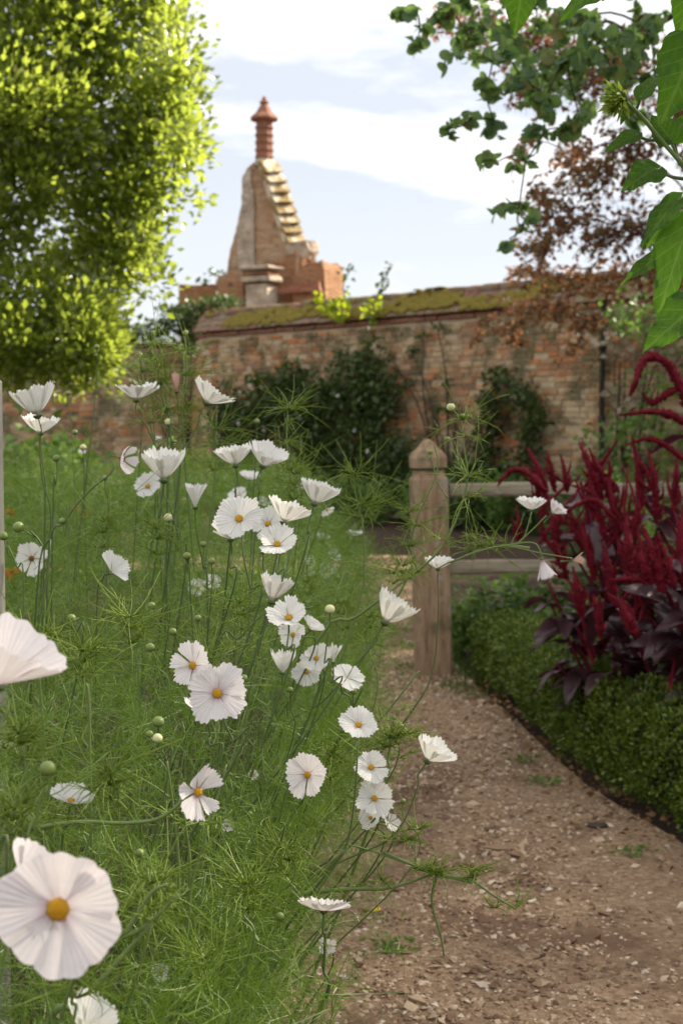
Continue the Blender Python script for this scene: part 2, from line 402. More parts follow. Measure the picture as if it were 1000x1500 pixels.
M_pet_s = petal_mat('petal_salmon', (.68, .45, .38), (.45, .22, .18), (.65, .38, .30))

M_holly = leaf_mat('laurel_leaf', [(.025, .055, .008), (.075, .11, .012), (.14, .165, .02), (.26, .26, .07)], [0, .4, .8, 1], trans=(.50, .62, .08), tmix=.46, rough=.27, spec=1.0)
M_round = leaf_mat('round_leaf', [(.070, .135, .080), (.11, .19, .085), (.15, .22, .06), (.22, .12, .05)], [0, .5, .85, 1], trans=(.26, .42, .10), tmix=.46, rough=.5)
M_red = leaf_mat('copper_leaf', [(.07, .026, .018), (.14, .042, .022), (.080, .095, .024), (.15, .18, .045)], [0, .38, .62, 1], trans=(.34, .16, .07), tmix=.46, rough=.45)
M_ivy = leaf_mat('climber_leaf', [(.022, .042, .012), (.050, .085, .020), (.095, .135, .035)], trans=(.10, .18, .03), tmix=.25, rough=.42, spec=.4)
M_ivy_bright = leaf_mat('sunlit_shoot_leaf', [(.09, .13, .012), (.14, .18, .02)], trans=(.45, .55, .02), tmix=.5, rough=.4)
M_box = leaf_mat('box_leaf', [(.045, .075, .010), (.11, .16, .018), (.21, .25, .032)], [0, .5, 1], trans=(.08, .16, .015), tmix=.25, rough=.38, spec=.4, patch=.70, patch_scale=5.0, patch_col=(.11, .06, .025))
M_lime = leaf_mat('bed_leaf', [(.05, .11, .02), (.10, .18, .035), (.17, .25, .06)], trans=(.20, .34, .05), tmix=.35, rough=.5)
M_grass = leaf_mat('grass_blade', [(.05, .10, .015), (.10, .16, .03)], trans=(.14, .25, .04), tmix=.3, rough=.5)
M_am_leaf = leaf_mat('amaranth_leaf', [(.030, .012, .018), (.055, .022, .030), (.095, .055, .060)], trans=(.10, .012, .03), tmix=.2, rough=.38, spec=.5)
M_am_stem = noise_mat('amaranth_stem', [(.09, .008, .018), (.15, .015, .03)], scale=10, bump=0, rough=.5)
M_plume = leaf_mat('amaranth_plume', [(.07, .003, .008), (.16, .006, .018), (.30, .018, .036)], trans=(.42, .012, .03), tmix=.28, rough=.65, spec=.2)
M_pale = leaf_mat('pale_seed_leaf', [(.30, .24, .17), (.42, .36, .27)], trans=(.35, .28, .2), tmix=.3)
M_dead = leaf_mat('dry_leaf', [(.10, .045, .02), (.22, .11, .04), (.30, .20, .09)], trans=(.2, .1, .03), tmix=.2)
M_orange = leaf_mat('orange_petal', [(.70, .20, .02), (.75, .30, .03)], trans=(.7, .3, .03), tmix=.3)
M_yellow = leaf_mat('yellow_petal', [(.75, .50, .02), (.80, .58, .04)], trans=(.7, .5, .03), tmix=.2)
M_whiteblur = leaf_mat('small_white_petal', [(.78, .76, .73), (.84, .82, .80)], trans=(.8, .78, .74), tmix=.3)

def sun_leaf_mat():
    m, t, b, o = nodes_mat('sunflower_leaf')
    at = N(t, 'ShaderNodeAttribute'); at.attribute_name = 'fan'
    sp = N(t, 'ShaderNodeSeparateXYZ'); t.links.new(at.outputs['Vector'], sp.inputs[0])
    ab = N(t, 'ShaderNodeMath', operation='ABSOLUTE'); t.links.new(sp.outputs[1], ab.inputs[0])
    # side veins: lines of x - .7|y|
    q = N(t, 'ShaderNodeMath', operation='MULTIPLY'); q.inputs[1].default_value = .55; t.links.new(ab.outputs[0], q.inputs[0])
    sb = N(t, 'ShaderNodeMath', operation='SUBTRACT'); t.links.new(sp.outputs[0], sb.inputs[0]); t.links.new(q.outputs[0], sb.inputs[1])
    m2 = N(t, 'ShaderNodeMath', operation='MULTIPLY'); m2.inputs[1].default_value = 38; t.links.new(sb.outputs[0], m2.inputs[0])
    sn = N(t, 'ShaderNodeMath', operation='SINE'); t.links.new(m2.outputs[0], sn.inputs[0])
    r1 = ramp(t, [(0, 0, 0), (1, 1, 1)], [.90, 1.0]); t.links.new(sn.outputs[0], r1.inputs[0])
    r2 = ramp(t, [(1, 1, 1), (0, 0, 0)], [.015, .05]); t.links.new(ab.outputs[0], r2.inputs[0])
    mxm = N(t, 'ShaderNodeMath', operation='MAXIMUM'); t.links.new(r1.outputs[0], mxm.inputs[0]); t.links.new(r2.outputs[0], mxm.inputs[1])
    nn = N(t, 'ShaderNodeTexNoise'); nn.inputs['Scale'].default_value = 9; nn.inputs['Detail'].default_value = 6; t.links.new(at.outputs['Vector'], nn.inputs[0])
    r3 = ramp(t, [(.020, .058, .010), (.060, .115, .016)], [.38, .60]); t.links.new(nn.outputs[0], r3.inputs[0])
    mm = N(t, 'ShaderNodeMixRGB'); mu = N(t, 'ShaderNodeMath', operation='MULTIPLY'); mu.inputs[1].default_value = .30; t.links.new(mxm.outputs[0], mu.inputs[0])
    t.links.new(mu.outputs[0], mm.inputs[0]); t.links.new(r3.outputs[0], mm.inputs[1]); mm.inputs[2].default_value = (.14, .22, .06, 1)
    t.links.new(mm.outputs[0], b.inputs['Base Color']); b.inputs['Roughness'].default_value = .68; b.inputs['Specular IOR Level'].default_value = .22
    bp = N(t, 'ShaderNodeBump'); bp.inputs['Strength'].default_value = .5; bp.inputs['Distance'].default_value = .002; bp.invert = True
    t.links.new(mxm.outputs[0], bp.inputs['Height']); t.links.new(bp.outputs[0], b.inputs['Normal'])
    tr = N(t, 'ShaderNodeBsdfTranslucent')
    m5 = N(t, 'ShaderNodeMixRGB'); t.links.new(mu.outputs[0], m5.inputs[0]); m5.inputs[1].default_value = (.11, .27, .012, 1); m5.inputs[2].default_value = (.34, .5, .1, 1); t.links.new(m5.outputs[0], tr.inputs[0])
    ms = N(t, 'ShaderNodeMixShader'); ms.inputs[0].default_value = .42
    t.links.new(b.outputs[0], ms.inputs[1]); t.links.new(tr.outputs[0], ms.inputs[2]); t.links.new(ms.outputs[0], o.inputs[0])
    return m
M_sunleaf = sun_leaf_mat()

# ------------------------------------------------------------------ ground, path
def sheet(name, poly, z, mat):
    o = poly_obj(name, [(x, y, z) for x, y in poly], [tuple(range(len(poly)))], mat); return tag(o, kind='structure')
def grid_sheet(name, fx0, fx1, ys, nx, z, amp, mat, label=None):
    V = []; F = []
    for j, y in enumerate(ys):
        a, b = fx0(y), fx1(y)
        for i in range(nx + 1):
            x = a + (b - a) * i / nx; h = amp * mnoise.noise(Vector((x * 2.3, y * 2.3, 0))) + amp * .5 * mnoise.noise(Vector((x * 7, y * 7, 3)))
            V.append((x, y, z + h))
    for j in range(len(ys) - 1):
        for i in range(nx):
            k = j * (nx + 1) + i; F.append((k, k + 1, k + nx + 2, k + nx + 1))
    o = poly_obj(name, V, F, mat, smooth=True); return tag(o, kind='structure')
sheet('ground', [(-1500, -1500), (1500, -1500), (1500, 1500), (-1500, 1500)], -.03, M_soil)
def path_l(y): return np.interp(y, [-3, 2, 4, 7, 9.5, 12.4], [-.42, -.42, -.32, -.10, -.12, -.35])
def path_r(y): return np.interp(y, [-3, 1.5, 3.5, 4.3, 5, 7, 9, 12.4], [1.12, 1.12, 1.12, 1.06, .88, .66, .50, .62])
grid_sheet('garden_path', path_l, path_r, np.linspace(-3, 12.4, 120), 16, .006, .012, M_path)
grid_sheet('cross_path', lambda y: -7, lambda y: .75, np.linspace(12.4, 13.9, 8), 60, .006, .01, M_path)

# loose gravel
def stones(name, n, ys, sz, seed):
    rng = np.random.default_rng(seed)
    tv = norm(np.array([[1, 0, 0], [-1, 0, 0], [0, 1, 0], [0, -1, 0], [0, 0, 1], [0, 0, -1.]])); tf = np.array([[0, 2, 4], [2, 1, 4], [1, 3, 4], [3, 0, 4], [2, 0, 5], [1, 2, 5], [3, 1, 5], [0, 3, 5]])
    y = ys[0] + (ys[1] - ys[0]) * rng.random(n) ** 1.25
    l = path_l(y); r = path_r(y); x = l + (r - l) * np.clip(rng.beta(.95, .95, n), 0, 1)
    dens = np.array([mnoise.noise(Vector((a * 1.6, b * 1.1, 5))) for a, b in zip(x, y)])
    keep = rng.random(n) < np.clip(.72 + dens * 1.1, .15, 1)
    x, y = x[keep], y[keep]; n = len(x)
    h = np.array([.012 * mnoise.noise(Vector((a * 2.3, b * 2.3, 0))) + .006 * mnoise.noise(Vector((a * 7, b * 7, 3))) for a, b in zip(x, y)])
    s = sz * np.clip(rng.lognormal(-.15, .45, n), .3, 2.6)
    M = frames(np.stack([rng.normal(0, 1, n), rng.normal(0, 1, n), rng.normal(0, .25, n)], 1), rng=rng, spin=rng.normal(0, .3, n))
    M = M * (s[:, None] * np.stack([rng.uniform(.8, 1.4, n), rng.uniform(.6, 1.1, n), rng.uniform(.3, .65, n)], 1))[:, None, :]
    jit = rng.uniform(.75, 1.25, (n, 6, 1))
    V = np.einsum('nij,nkj->nki', M, tv[None] * jit) + np.stack([x, y, .006 + h + s * .1], 1)[:, None, :]
    F = (tf[None] + (np.arange(n) * 6)[:, None, None]).reshape(-1, 3)
    g = G(); g.add(V.reshape(-1, 3), F); o = g.build(name, M_stone, smooth=False)
    tag(o, 'loose reddish brown and buff gravel scattered over the garden path' if sz < .01 else 'larger pale pebbles lying among the fine gravel of the path', 'gravel', kind='stuff')
stones('path_gravel', 40000, (2.6, 8.4), .0058, 3)
stones('path_pebbles', 1500, (2.6, 7.5), .0125, 5)

# ------------------------------------------------------------------ brick walls
WD = np.array([.6715, -.7410, 0]); WN = np.array([-.7410, -.6715, 0]); W0 = np.array([-2.19, 22.8, 0])
WANG = math.atan2(WD[1], WD[0])
def wall_pt(px, py, out_=0.0):
    r = P(px, py, 1.0) - np.array([0, 0, CZ]); o = np.array([0, 0, CZ]); w = W0 + WN * out_
    t = np.dot(w - o, WN) / np.dot(r, WN); return o + r * t

brick_meshes = {}
def brick_mesh(L, v):
    k = (L, v)
    if k not in brick_meshes:
        rg = np.random.default_rng(v * 13 + int(L * 1000)); V, F3, F4 = rbox(L, .10, .065, b=.006, jit=.0022, rng=rg)
        me = mesh_of('brick', V, [F3, F4], None, False); me.materials.append(M_brick); brick_meshes[k] = (me, V, F3, F4)
    return brick_meshes[k]

def brick_wall(root, s0, s1, z1, is_part, cap=300, score=None, seed=1, stuff_zone=lambda s, z: True, pil=None):
    """local x along the wall, y out of the face (negative = towards the garden), z up"""
    rg = np.random.default_rng(seed); items = []
    rows = int(z1 / .075)
    for r in range(rows):
        z = .0375 + r * .075; x = s0 + (0 if r % 2 else -.06); k = r % 3
        while x < s1:
            L = .215 if (k % 3 != 2) else .1025
            k += 1
            if rg.random() < .06: L = .16
            if x + L > s1: L = .1025
            if x + L > s1 + .02: break
            items.append((x + L / 2, z + rg.normal(0, .002), L)); x += L + .011
    parts = [i for i in items if is_part(i[0], i[1])]
    parts.sort(key=lambda i: -score(i[0], i[1])); pset = set(parts[:cap]); g = G()
    for it in items:
        x, z, L = it; prot = rg.normal(0, .004) - (.0 if rg.random() > .05 else -.02)
        me, V, F3, F4 = brick_mesh(L, int(rg.integers(0, 6)))
        if it in pset:
            b = link('brick', me, root, (x, .05 + prot, z)); b.rotation_euler = (0, rg.normal(0, .008), rg.normal(0, .008))
        elif stuff_zone(x, z):
            g.both(V + np.array([x, .05 + prot, z]), F3, F4)
    if g.n: g.build('brick_courses', M_brick, root, smooth=False, kind='stuff')

# near wall
LEN = 14.0
wall = empty('brick_wall', W0 - WD * .15, 'tall old brick garden wall with mossy tiled coping behind the timber fence', 'wall', rz=WANG)
box_part('mortar_core', (LEN / 2, .012 + .19, 1.33), (LEN, .37, 2.66), M_mortar, wall, b=.003)
def pxof(s):
    p = W0 - WD * .15 + WD * s; return 500 + FPX * p[0] / p[1], p[1]
def near_part(s, z):
    px, d = pxof(s); py = 620 - (z - CZ) * FPX / d
    return 575 < px < 905 and z < 2.66 and py < 690
brick_wall(wall, 0, LEN, 2.66, near_part, score=lambda s, z: s + z * 1.2, seed=4, stuff_zone=lambda s, z: z > .2)
# coping: projecting course, three slopes of tiles, ridge
g = G(); rg = np.random.default_rng(5)
x = -.04
while x < LEN:
    L = .215; V, F3, F4 = rbox(L, .14, .06, b=.008, jit=.003, rng=rg); 
    o = link('coping_brick', mesh_of('coping_brick', V, [F3, F4], M_terra, False), wall, (x + L / 2, .045 + rg.normal(0, .005), 2.695 + rg.normal(0, .003)))
    x += L + .008
tile_me = []
for v in range(5):
    V, F3, F4 = rbox(.17, .19, .022, b=.005, jit=.003, rng=rg); V[:, 2] += .010 * np.cos(V[:, 0] * 16)
    tile_me.append(mesh_of('coping_tile', V, [F3, F4], M_tile, False))
sl = math.atan2(.30, .25)
for row in range(3):
    x = -.05 - .05 * row
    while x < LEN:
        f = (row + .5) / 3
        t = link('coping_tile', tile_me[int(rg.integers(0, 5))], wall, (x + .085, -.045 + .25 * f, 2.765 + .27 * f + rg.normal(0, .004)))
        t.rotation_euler = (sl - .14 + rg.normal(0, .03), rg.normal(0, .025), rg.normal(0, .03)); x += .178
for row in range(2):   # rear slope
    V, F3, F4 = rbox(LEN + .1, .26, .02, b=.004); o = link('rear_coping_slope', mesh_of('rear_coping_slope', V, [F3, F4], M_tile, False), wall, (LEN / 2, .50 - .16 * row, 2.80 + .15 * row)); o.rotation_euler = (-sl + .1, 0, 0)
V, F3, F4 = rbox(LEN + .02, .3, .30, b=.02); box_part('coping_core', (LEN / 2, .21, 2.80), (LEN, .20, .2), M_mortar, wall, b=.06)
x = -.06; 
rv, rf3, rf4 = tube([(0, 0, 0), (.1, 0, 0), (.29, 0, 0)], [.075, .08, .072], 10, 3)
ridge_me = mesh_of('ridge_tile', rv, [rf3, rf4], M_tile, True)
while x < LEN:
    o = link('ridge_tile', ridge_me, wall, (x, .235 + rg.normal(0, .008), 3.03 + rg.normal(0, .008))); o.rotation_euler = (rg.normal(0, .2), rg.normal(0, .02), rg.normal(0, .02)); x += .30
# moss cushions
def moss(g, n, x0, x1, rg, yf, zf, s=.05):
    tv, f3, f4 = revolve([(1, 0), (.85, .45), (.45, .8)], 7)
    for i in range(n):
        x = rg.uniform(x0, x1); f = rg.random()
        if mnoise.noise(Vector((x * .9, f * 1.3, 2))) < .04: continue
        k = s * rg.uniform(.4, 1.5); V = tv * np.array([k * rg.uniform(1, 2), k, k * .55]) * rg.uniform(.8, 1.2, (len(tv), 1))
        V[:, 2] *= .7; a = sl if f < .9 else 0
        R = np.array([[1, 0, 0], [0, math.cos(a), -math.sin(a)], [0, math.sin(a), math.cos(a)]])
        g.both(V @ R.T + np.array([x, yf(f), zf(f)]), f3, f4)
g = G(); moss(g, 1900, 0, LEN, rg, lambda f: -.06 + .27 * f, lambda f: 2.785 + .30 * f + (.03 if f > .85 else 0))
g.build('moss_cushions', M_moss, wall, kind='stuff')

# far wall on the left
FW0 = np.array([-9.5, 25.3, 0]); FW1 = np.array([-1.2, 24.4, 0]); FD = norm(FW1 - FW0); FANG = math.atan2(FD[1], FD[0]); FL = float(np.linalg.norm(FW1 - FW0))
fwall = empty('brick_wall', FW0, 'lower red brick garden wall at the far left under the evergreen tree', 'wall', rz=FANG)
box_part('mortar_core', (FL / 2, .012 + .19, 1.3), (FL, .37, 2.6), M_mortar, fwall, b=.003)
def far_px(s): p = FW0 + FD * s; return 500 + FPX * p[0] / p[1], p[1]
def far_part(s, z):
    px, d = far_px(s); py = 620 - (z - CZ) * FPX / d
    return -5 < px < 300 and 530 < py < 665
brick_wall(fwall, 0, FL, 2.6, far_part, score=lambda s, z: -abs(far_px(s)[0] - 130) * .004 + z, seed=9, stuff_zone=lambda s, z: z > .4)
V, F3, F4 = rbox(.30, .46, .09, b=.02, jit=.006, rng=rg); cme = mesh_of('coping_stone', V, [F3, F4], M_tile, False)
x = 0
while x < FL:
    link('coping_stone', cme, fwall, (x + .15, .19, 2.645)); x += .307

# rainwater pipe
pp = wall_pt(881, 560, .07)
pipe = empty('drainpipe', (pp[0], pp[1], 0), 'thin dark vertical pipe fixed to the brick wall behind the red plants', 'pipe')
V, F3, F4 = tube([(0, 0, 0), (0, 0, 1.4), (0, 0, 2.72)], [.032], 10, 8); link('pipe_shaft', mesh_of('pipe_shaft', V, [F3, F4], M_iron), pipe)
for z in (.5, 1.35, 2.2):
    V, F3, F4 = tube([(0, 0, z - .03), (0, 0, z + .03)], [.045], 10); link('pipe_collar', mesh_of('pipe_collar', V, [F3, F4], M_iron), pipe)

# ------------------------------------------------------------------ ruined gable with chimney
RD = 30.0
def RP(px, py, d=RD): return P(px, py, d)
ruin = empty('ruined_gable', (RP(395, 450)[0], RD, 0), 'tall ruined brick gable with stepped mossy slabs and a terracotta chimney above the wall', 'ruin')
ROFF = np.array(ruin.location)
def rprism(name, pts, ext, mat, d=RD, zbase=None, dx=None):
    """front polygon from photo outline at depth d (dx: depth per metre of x), extruded by ext"""
    poly = []
    for q in pts:
        p = RP(q[0], q[1], d) if dx is None else None
        if dx is not None:
            p0 = RP(q[0], q[1], d); c = RP(385, 300, d); dd = d + dx * (p0[0] - c[0]); p = RP(q[0], q[1], dd)
        if len(q) > 2: p = np.array([p[0], p[1], q[2]])
        poly.append(p - ROFF)
    n = len(poly); V = poly + [p + np.array(ext) for p in poly]
    F = [tuple(range(n))[::-1], tuple(range(n, 2 * n))] + [(i, (i + 1) % n, n + (i + 1) % n, n + i) for i in range(n)]
    me = bpy.data.meshes.new(name); me.from_pydata([tuple(v) for v in V], [], F); me.update(); me.materials.append(mat)
    import bmesh
    bm = bmesh.new(); bm.from_mesh(me); bmesh.ops.recalc_face_normals(bm, faces=bm.faces)
    # break the outline: subdivide and roughen
    bmesh.ops.triangulate(bm, faces=[f for f in bm.faces if len(f.verts) > 4])
    for it in range(3):
        es = [e for e in bm.edges if e.calc_length() > .16]
        if es: bmesh.ops.subdivide_edges(bm, edges=es, cuts=1, use_grid_fill=True)
    for v in bm.verts:
        nn = mnoise.noise_vector(v.co * 4.1) * .028 + mnoise.noise_vector(v.co * 11) * .030; v.co += nn
    bm.to_mesh(me); bm.free()
    return link(name, me, ruin)
EX = (.30, .32, 0)
rprism('gable_wall', [(383, 238), (372, 238), (361, 247), (356, 258), (355, 300), (346, 335), (333, 382), (331, 400), (316, 410), (314, 470, 0.0), (428, 470, 0.0), (438, 372), (426, 360), (416, 334), (405, 300), (394, 268)], EX, M_ruin, dx=-.55)
rprism('buttress_rib', [(357, 262), (368, 248), (374, 300), (375, 392), (352, 392), (348, 335), (357, 300)], (-.02, -.16, 0), M_ruin_stone, d=RD + .12, dx=-.55)
rprism('buttress_rib', [(388, 250), (393, 266), (402, 300), (404, 330), (395, 322), (387, 290)], (-.02, -.10, 0), M_ruin, d=RD + .05, dx=-.55)
# stepped coping slabs down the slope (part 'slab')
L1 = [(381, 237), (386, 254), (390, 268.5), (394.5, 283), (399.5, 298), (404.6, 314), (409.5, 329), (415, 343), (421, 359)]
L2 = [(404, 236), (411, 253), (418, 268), (423, 283), (427.5, 298), (432.5, 313), (437, 328), (441.5, 342), (446, 356)]
for i in range(8):
    a = RP(*L1[i], RD - .30); b = RP(*L2[i], RD - .02); c = RP(*L2[i + 1], RD - .02); d_ = RP(*L1[i + 1], RD - .30)
    ctr = (a + b + c + d_) / 4; n = norm(np.cross(b - a, d_ - a)); n = -n if n[1] > 0 else n
    lo = .05 * n; V = [a + n * .01 + (a - d_) * .10, b + n * .01 + (b - c) * .10, c + n * .11 , d_ + n * .11, a - n * .12, b - n * .12, c - n * .10, d_ - n * .10]
    V = [v - ROFF for v in V]
    o = poly_obj('slab', V, [(0, 1, 2, 3), (7, 6, 5, 4), (0, 4, 5, 1), (1, 5, 6, 2), (2, 6, 7, 3), (3, 7, 4, 0)], M_slab, ruin)
    bv = o.modifiers.new('b', 'BEVEL'); bv.width = .008; bv.segments = 2
rprism('kneeler_stone', [(420, 356), (448, 352), (452, 366), (444, 378), (430, 384), (418, 368)], (.22, .25, 0), M_ruin_stone, d=RD - .35)
rprism('pier', [(400, 384), (428, 372), (444, 378), (441, 390), (446, 400), (445, 470, 0), (398, 470, 0)], (.25, .35, 0), M_ruin, d=RD - .38)
# pale pier with moulded capital
pc = RP(383, 420, RD - .75)
for nm, zt, zb, hw, mt in (('pier_shaft', 417, None, 18, M_ruin_stone), ('capital', 391, 397, 26, M_ruin_stone), ('capital', 399, 404, 21, M_ruin), ('capital', 406, 414, 24, M_ruin_stone)):
    top = RP(383, zt, RD - .75)[2]; bot = 0.0 if zb is None else RP(383, zb, RD - .75)[2]; s = hw * 2 / FPX * RD
    o = box_part(nm, (pc[0] - ROFF[0], -.75 - .0, (top + bot) / 2), (s, s * .8, top - bot), mt, ruin, b=.025, jit=.01, rot=(0, 0, -.5))
# right block: tilted brick top, sunlit end
rprism('broken_wall', [(447, 386), (472, 382), (475, 395), (477, 470, 0), (430, 470, 0), (428, 405)], (.40, .75, 0), M_ruin, d=RD - .55)
rprism('broken_wall', [(404, 415), (440, 410), (466, 412), (468, 426), (402, 430)], (.05, .10, -.02), M_terra, d=RD - .70)
rprism('broken_wall', [(263, 416), (300, 418), (322, 417), (322, 470, 0), (261, 470, 0)], (.1, .5, 0), M_ruin, d=RD + .3)
rprism('broken_wall', [(318, 404), (340, 398), (356, 402), (356, 470, 0), (317, 470, 0)], (.1, .3, 0), M_ruin, d=RD - .2)
# chimney
cc = RP(386.5, 200, RD - .05); U = RD / FPX
def zc(py): return RP(386, py, RD)[2]
cx, cy = cc[0] - ROFF[0], .10
def rev_part(name, prof, mat, sides=8):
    V, F3, F4 = revolve(prof, sides); V = V + np.array([cx, cy, 0]); o = link(name, mesh_of(name, V, [F3, F4], None, False), ruin); o.data.materials.append(mat); return o
rev_part('chimney_base', [(19 * U * .8, zc(243)), (19 * U * .8, zc(237)), (13 * U, zc(232))], M_ruin_stone)
rev_part('chimney_shaft', [(13.2 * U, zc(238)), (12.2 * U, zc(170))], M_terra)
for py in (229, 219, 208, 197, 186): rev_part('chimney_ring', [(12 * U, zc(py + 2.2)), (14.3 * U, zc(py + 1)), (14.3 * U, zc(py - 1)), (12 * U, zc(py - 2.2))], M_terra)
rev_part('chimney_cap', [(11.5 * U, zc(178)), (21 * U, zc(174.5)), (21 * U, zc(171.5)), (12.5 * U, zc(164)), (8 * U, zc(156)), (4.5 * U, zc(151))], M_terra)
rev_part('finial', [(4.2 * U, zc(151.5)), (7 * U, zc(149.5)), (6.5 * U, zc(147)), (2.8 * U, zc(145)), (3.6 * U, zc(143)), (.8 * U, zc(139))], M_terra, 10)

# ------------------------------------------------------------------ climbers on the walls
tl_ivy = leaf_t(.75, .10, .15); tl_oval = leaf_t(.5, .10, .1)
def climber(name, blobs, dens, size, mat, label, cat, group=None, on=wall_pt, depth=.35, stems=True, extra=None, tm=None, seed=0):
    rg = np.random.default_rng(seed + 100); g = G(); base = None; gs = G()
    for (px, py, rx, ry) in blobs:
        c = on(px, py, depth * .55) ; d = c[1]; r = np.array([rx * d / FPX * 1.25, depth * .6, ry * d / FPX])
        n = int(dens * rx * ry / 100)
        # ellipsoid in wall coordinates
        q = norm(rg.normal(0, 1, (n, 3))) * (rg.random((n, 1)) ** .45)
        q *= 1 + .25 * np.array([[mnoise.noise(Vector(tuple(v * 2.2 + np.array([px, py, 0]) * .01)))] for v in q])
        p = c + q[:, :1] * r[0] * WD + q[:, 1:2] * r[1] * WN + q[:, 2:3] * np.array([0, 0, r[2]])
        p = p[p[:, 2] > .02]
        if base is None or c[2] < base[2]: base = c
        dr = rg.normal(0, .55, (len(p), 3)) + WN * .55 + np.array([0, 0, -.35]); leaf_cloud(g, p, size, dr, tm or leaf_s(.72, .12), rg)
    root = empty(name, (base[0], base[1], 0), label, cat, group)
    off = np.array([base[0], base[1], 0])
    g.build('foliage', mat, root, off, kind='stuff')
    if stems:
        for (px, py, rx, ry) in blobs[:10]:
            c = on(px, py, .08); V, F3, F4 = tube([off + WN * .0, (off + c) / 2 + WD * rg.normal(0, .15) + np.array([0, 0, c[2] * .15]), c], [.025, .012, .005], 5, 8)
            gs.both(V, F3, F4)
        gs.build('stems', M_bark, root, off)
    return root
climber('climbing_rose', [(330, 600, 40, 45), (360, 660, 60, 80), (400, 590, 55, 45), (450, 620, 60, 80), (500, 580, 60, 55), (540, 640, 50, 90), (560, 570, 34, 40), (590, 690, 40, 60), (480, 700, 80, 60), (420, 560, 35, 25), (535, 535, 30, 28), (330, 720, 70, 50), (560, 725, 60, 30), (430, 540, 20, 16), (500, 520, 10, 16), (545, 505, 8, 20), (380, 555, 25, 14)], 34, .075, M_ivy,
        'wide dark green climber covering the lower brick wall left of the fence post', 'climber', seed=1)
climber('climbing_rose', [(735, 550, 22, 18), (720, 590, 17, 40), (712, 640, 16, 40), (765, 580, 22, 26), (785, 610, 18, 26), (775, 645, 16, 30), (725, 700, 45, 22), (690, 690, 30, 30), (760, 690, 35, 30), (650, 600, 12, 9), (690, 745, 60, 50), (760, 745, 50, 50), (640, 745, 40, 50)], 38, .075, M_ivy,
        'dark green climber forming an arch on the brick wall right of the fence post', 'climber', seed=2)
climber('trailing_climber', [(620, 490, 14, 6), (640, 478, 12, 7), (602, 515, 8, 14), (655, 560, 8, 10), (600, 560, 7, 8), (570, 520, 7, 12)], 30, .055, M_ivy,
        'thin green strands trailing down from the coping in the middle of the wall', 'climber', depth=.12, seed=3)
climber('sunlit_shoots', [(490, 445, 14, 9), (500, 462, 12, 10), (486, 455, 10, 8), (470, 432, 4, 8), (508, 440, 8, 6)], 34, .085, M_ivy_bright,
        'bright yellow green leafy shoots on the coping just right of the ruin', 'shoots', depth=.3, stems=False, seed=4)
climber('sunlit_shoots', [(545, 462, 8, 12), (556, 440, 9, 6), (548, 450, 6, 8)], 34, .085, M_ivy_bright,
        'small clump of yellow green leaves over the coping left of the mossy stretch', 'shoots', depth=.3, stems=False, seed=5)
for (pts, lab) in (([(505, 440), (503, 420), (508, 405), (512, 392)], 'thin leafy stem rising above the coping nearest the ruin'), ([(552, 440), (560, 420), (566, 405), (572, 392)], 'taller leafy stem rising above the coping against the sky'), ([(792, 420), (791, 400), (790, 378)], 'bare twig standing up on the coping by the copper leaves')):
    w = [wall_pt(a, b, -.1) for a, b in pts]; r = empty('wall_sprig', w[0], lab, 'sprig')
    V, F3, F4 = tube([q - w[0] for q in w], [.008, .004], 5, 10); link('stem', mesh_of('stem', V, [F3, F4], M_twig), r)
    if len(pts) > 3:
        g = G(); rg2 = np.random.default_rng(len(lab)); L = smoothpts(w, 12)[2:]; L = np.repeat(L, 3, 0) + rg2.normal(0, .04, (30, 3)); leaf_cloud(g, L, .08, None, tl_ivy, rg2); g.build('foliage', M_ivy, r, w[0], kind='stuff')
def left_pt(px, py, out_=0): return P(px, py, 24.2 - out_)
climber('ivy', [(200, 492, 26, 14), (230, 485, 22, 20), (255, 470, 22, 24), (280, 462, 22, 28), (318, 445, 30, 16), (300, 480, 18, 26), (275, 505, 18, 22), (338, 440, 12, 12), (245, 452, 6, 10), (180, 488, 14, 8), (318, 398, 8, 5), (305, 410, 4, 8)], 60, .08, M_ivy,
        'mound of dark ivy spilling over the far wall below the ruin', 'ivy', on=left_pt, depth=.5, seed=6)
# white roses dotted on the climber
rw = [(352, 575), (366, 565), (520, 630), (495, 580), (350, 620), (388, 630), (539, 662), (541, 480)]
for i, (px, py) in enumerate(rw):
    c = wall_pt(px, py, .42); g = G(); rg2 = np.random.default_rng(i); dr = norm(rg2.normal(0, 1, (14, 3)) + WN); leaf_cloud(g, np.repeat(c[None], 14, 0), .032, dr, leaf_t(.9, .2, -.3), rg2)
    o = g.build('rose_bloom', M_whiteblur, None, c); o.location = c; tag(o, 'tiny white bloom on the climber ' + ['high at the upper left', 'highest of the pair at the upper left', 'low at the right of the middle', 'in the middle right near its top', 'at the left behind the cosmos', 'left of centre above the overlapping cosmos pair', 'lowest on the right side', 'alone on the brick above the dark mass'][i], 'flower', 'white blooms on the dark climber')
# pale seed heads and leafy shrub at right of pipe
climber('honesty', [(900, 500, 14, 22), (915, 515, 9, 14), (962, 515, 12, 10), (930, 590, 16, 14), (905, 575, 10, 18), (990, 520, 12, 12)], 16, .085, M_pale, 'stalks of papery pale seed pods right of the dark pipe', 'seed heads', depth=.5, seed=7, tm=leaf_t(.75, .05, .0))
climber('wall_shrub', [(900, 645, 30, 40), (935, 620, 30, 36), (975, 640, 40, 60), (890, 700, 30, 30), (950, 700, 50, 40), (960, 560, 30, 25), (905, 470, 22, 30), (940, 450, 30, 50), (980, 480, 30, 50)], 9, .085, M_lime, 'loose leafy green shrub against the wall right of the dark pipe', 'shrub', depth=1.0, seed=8)

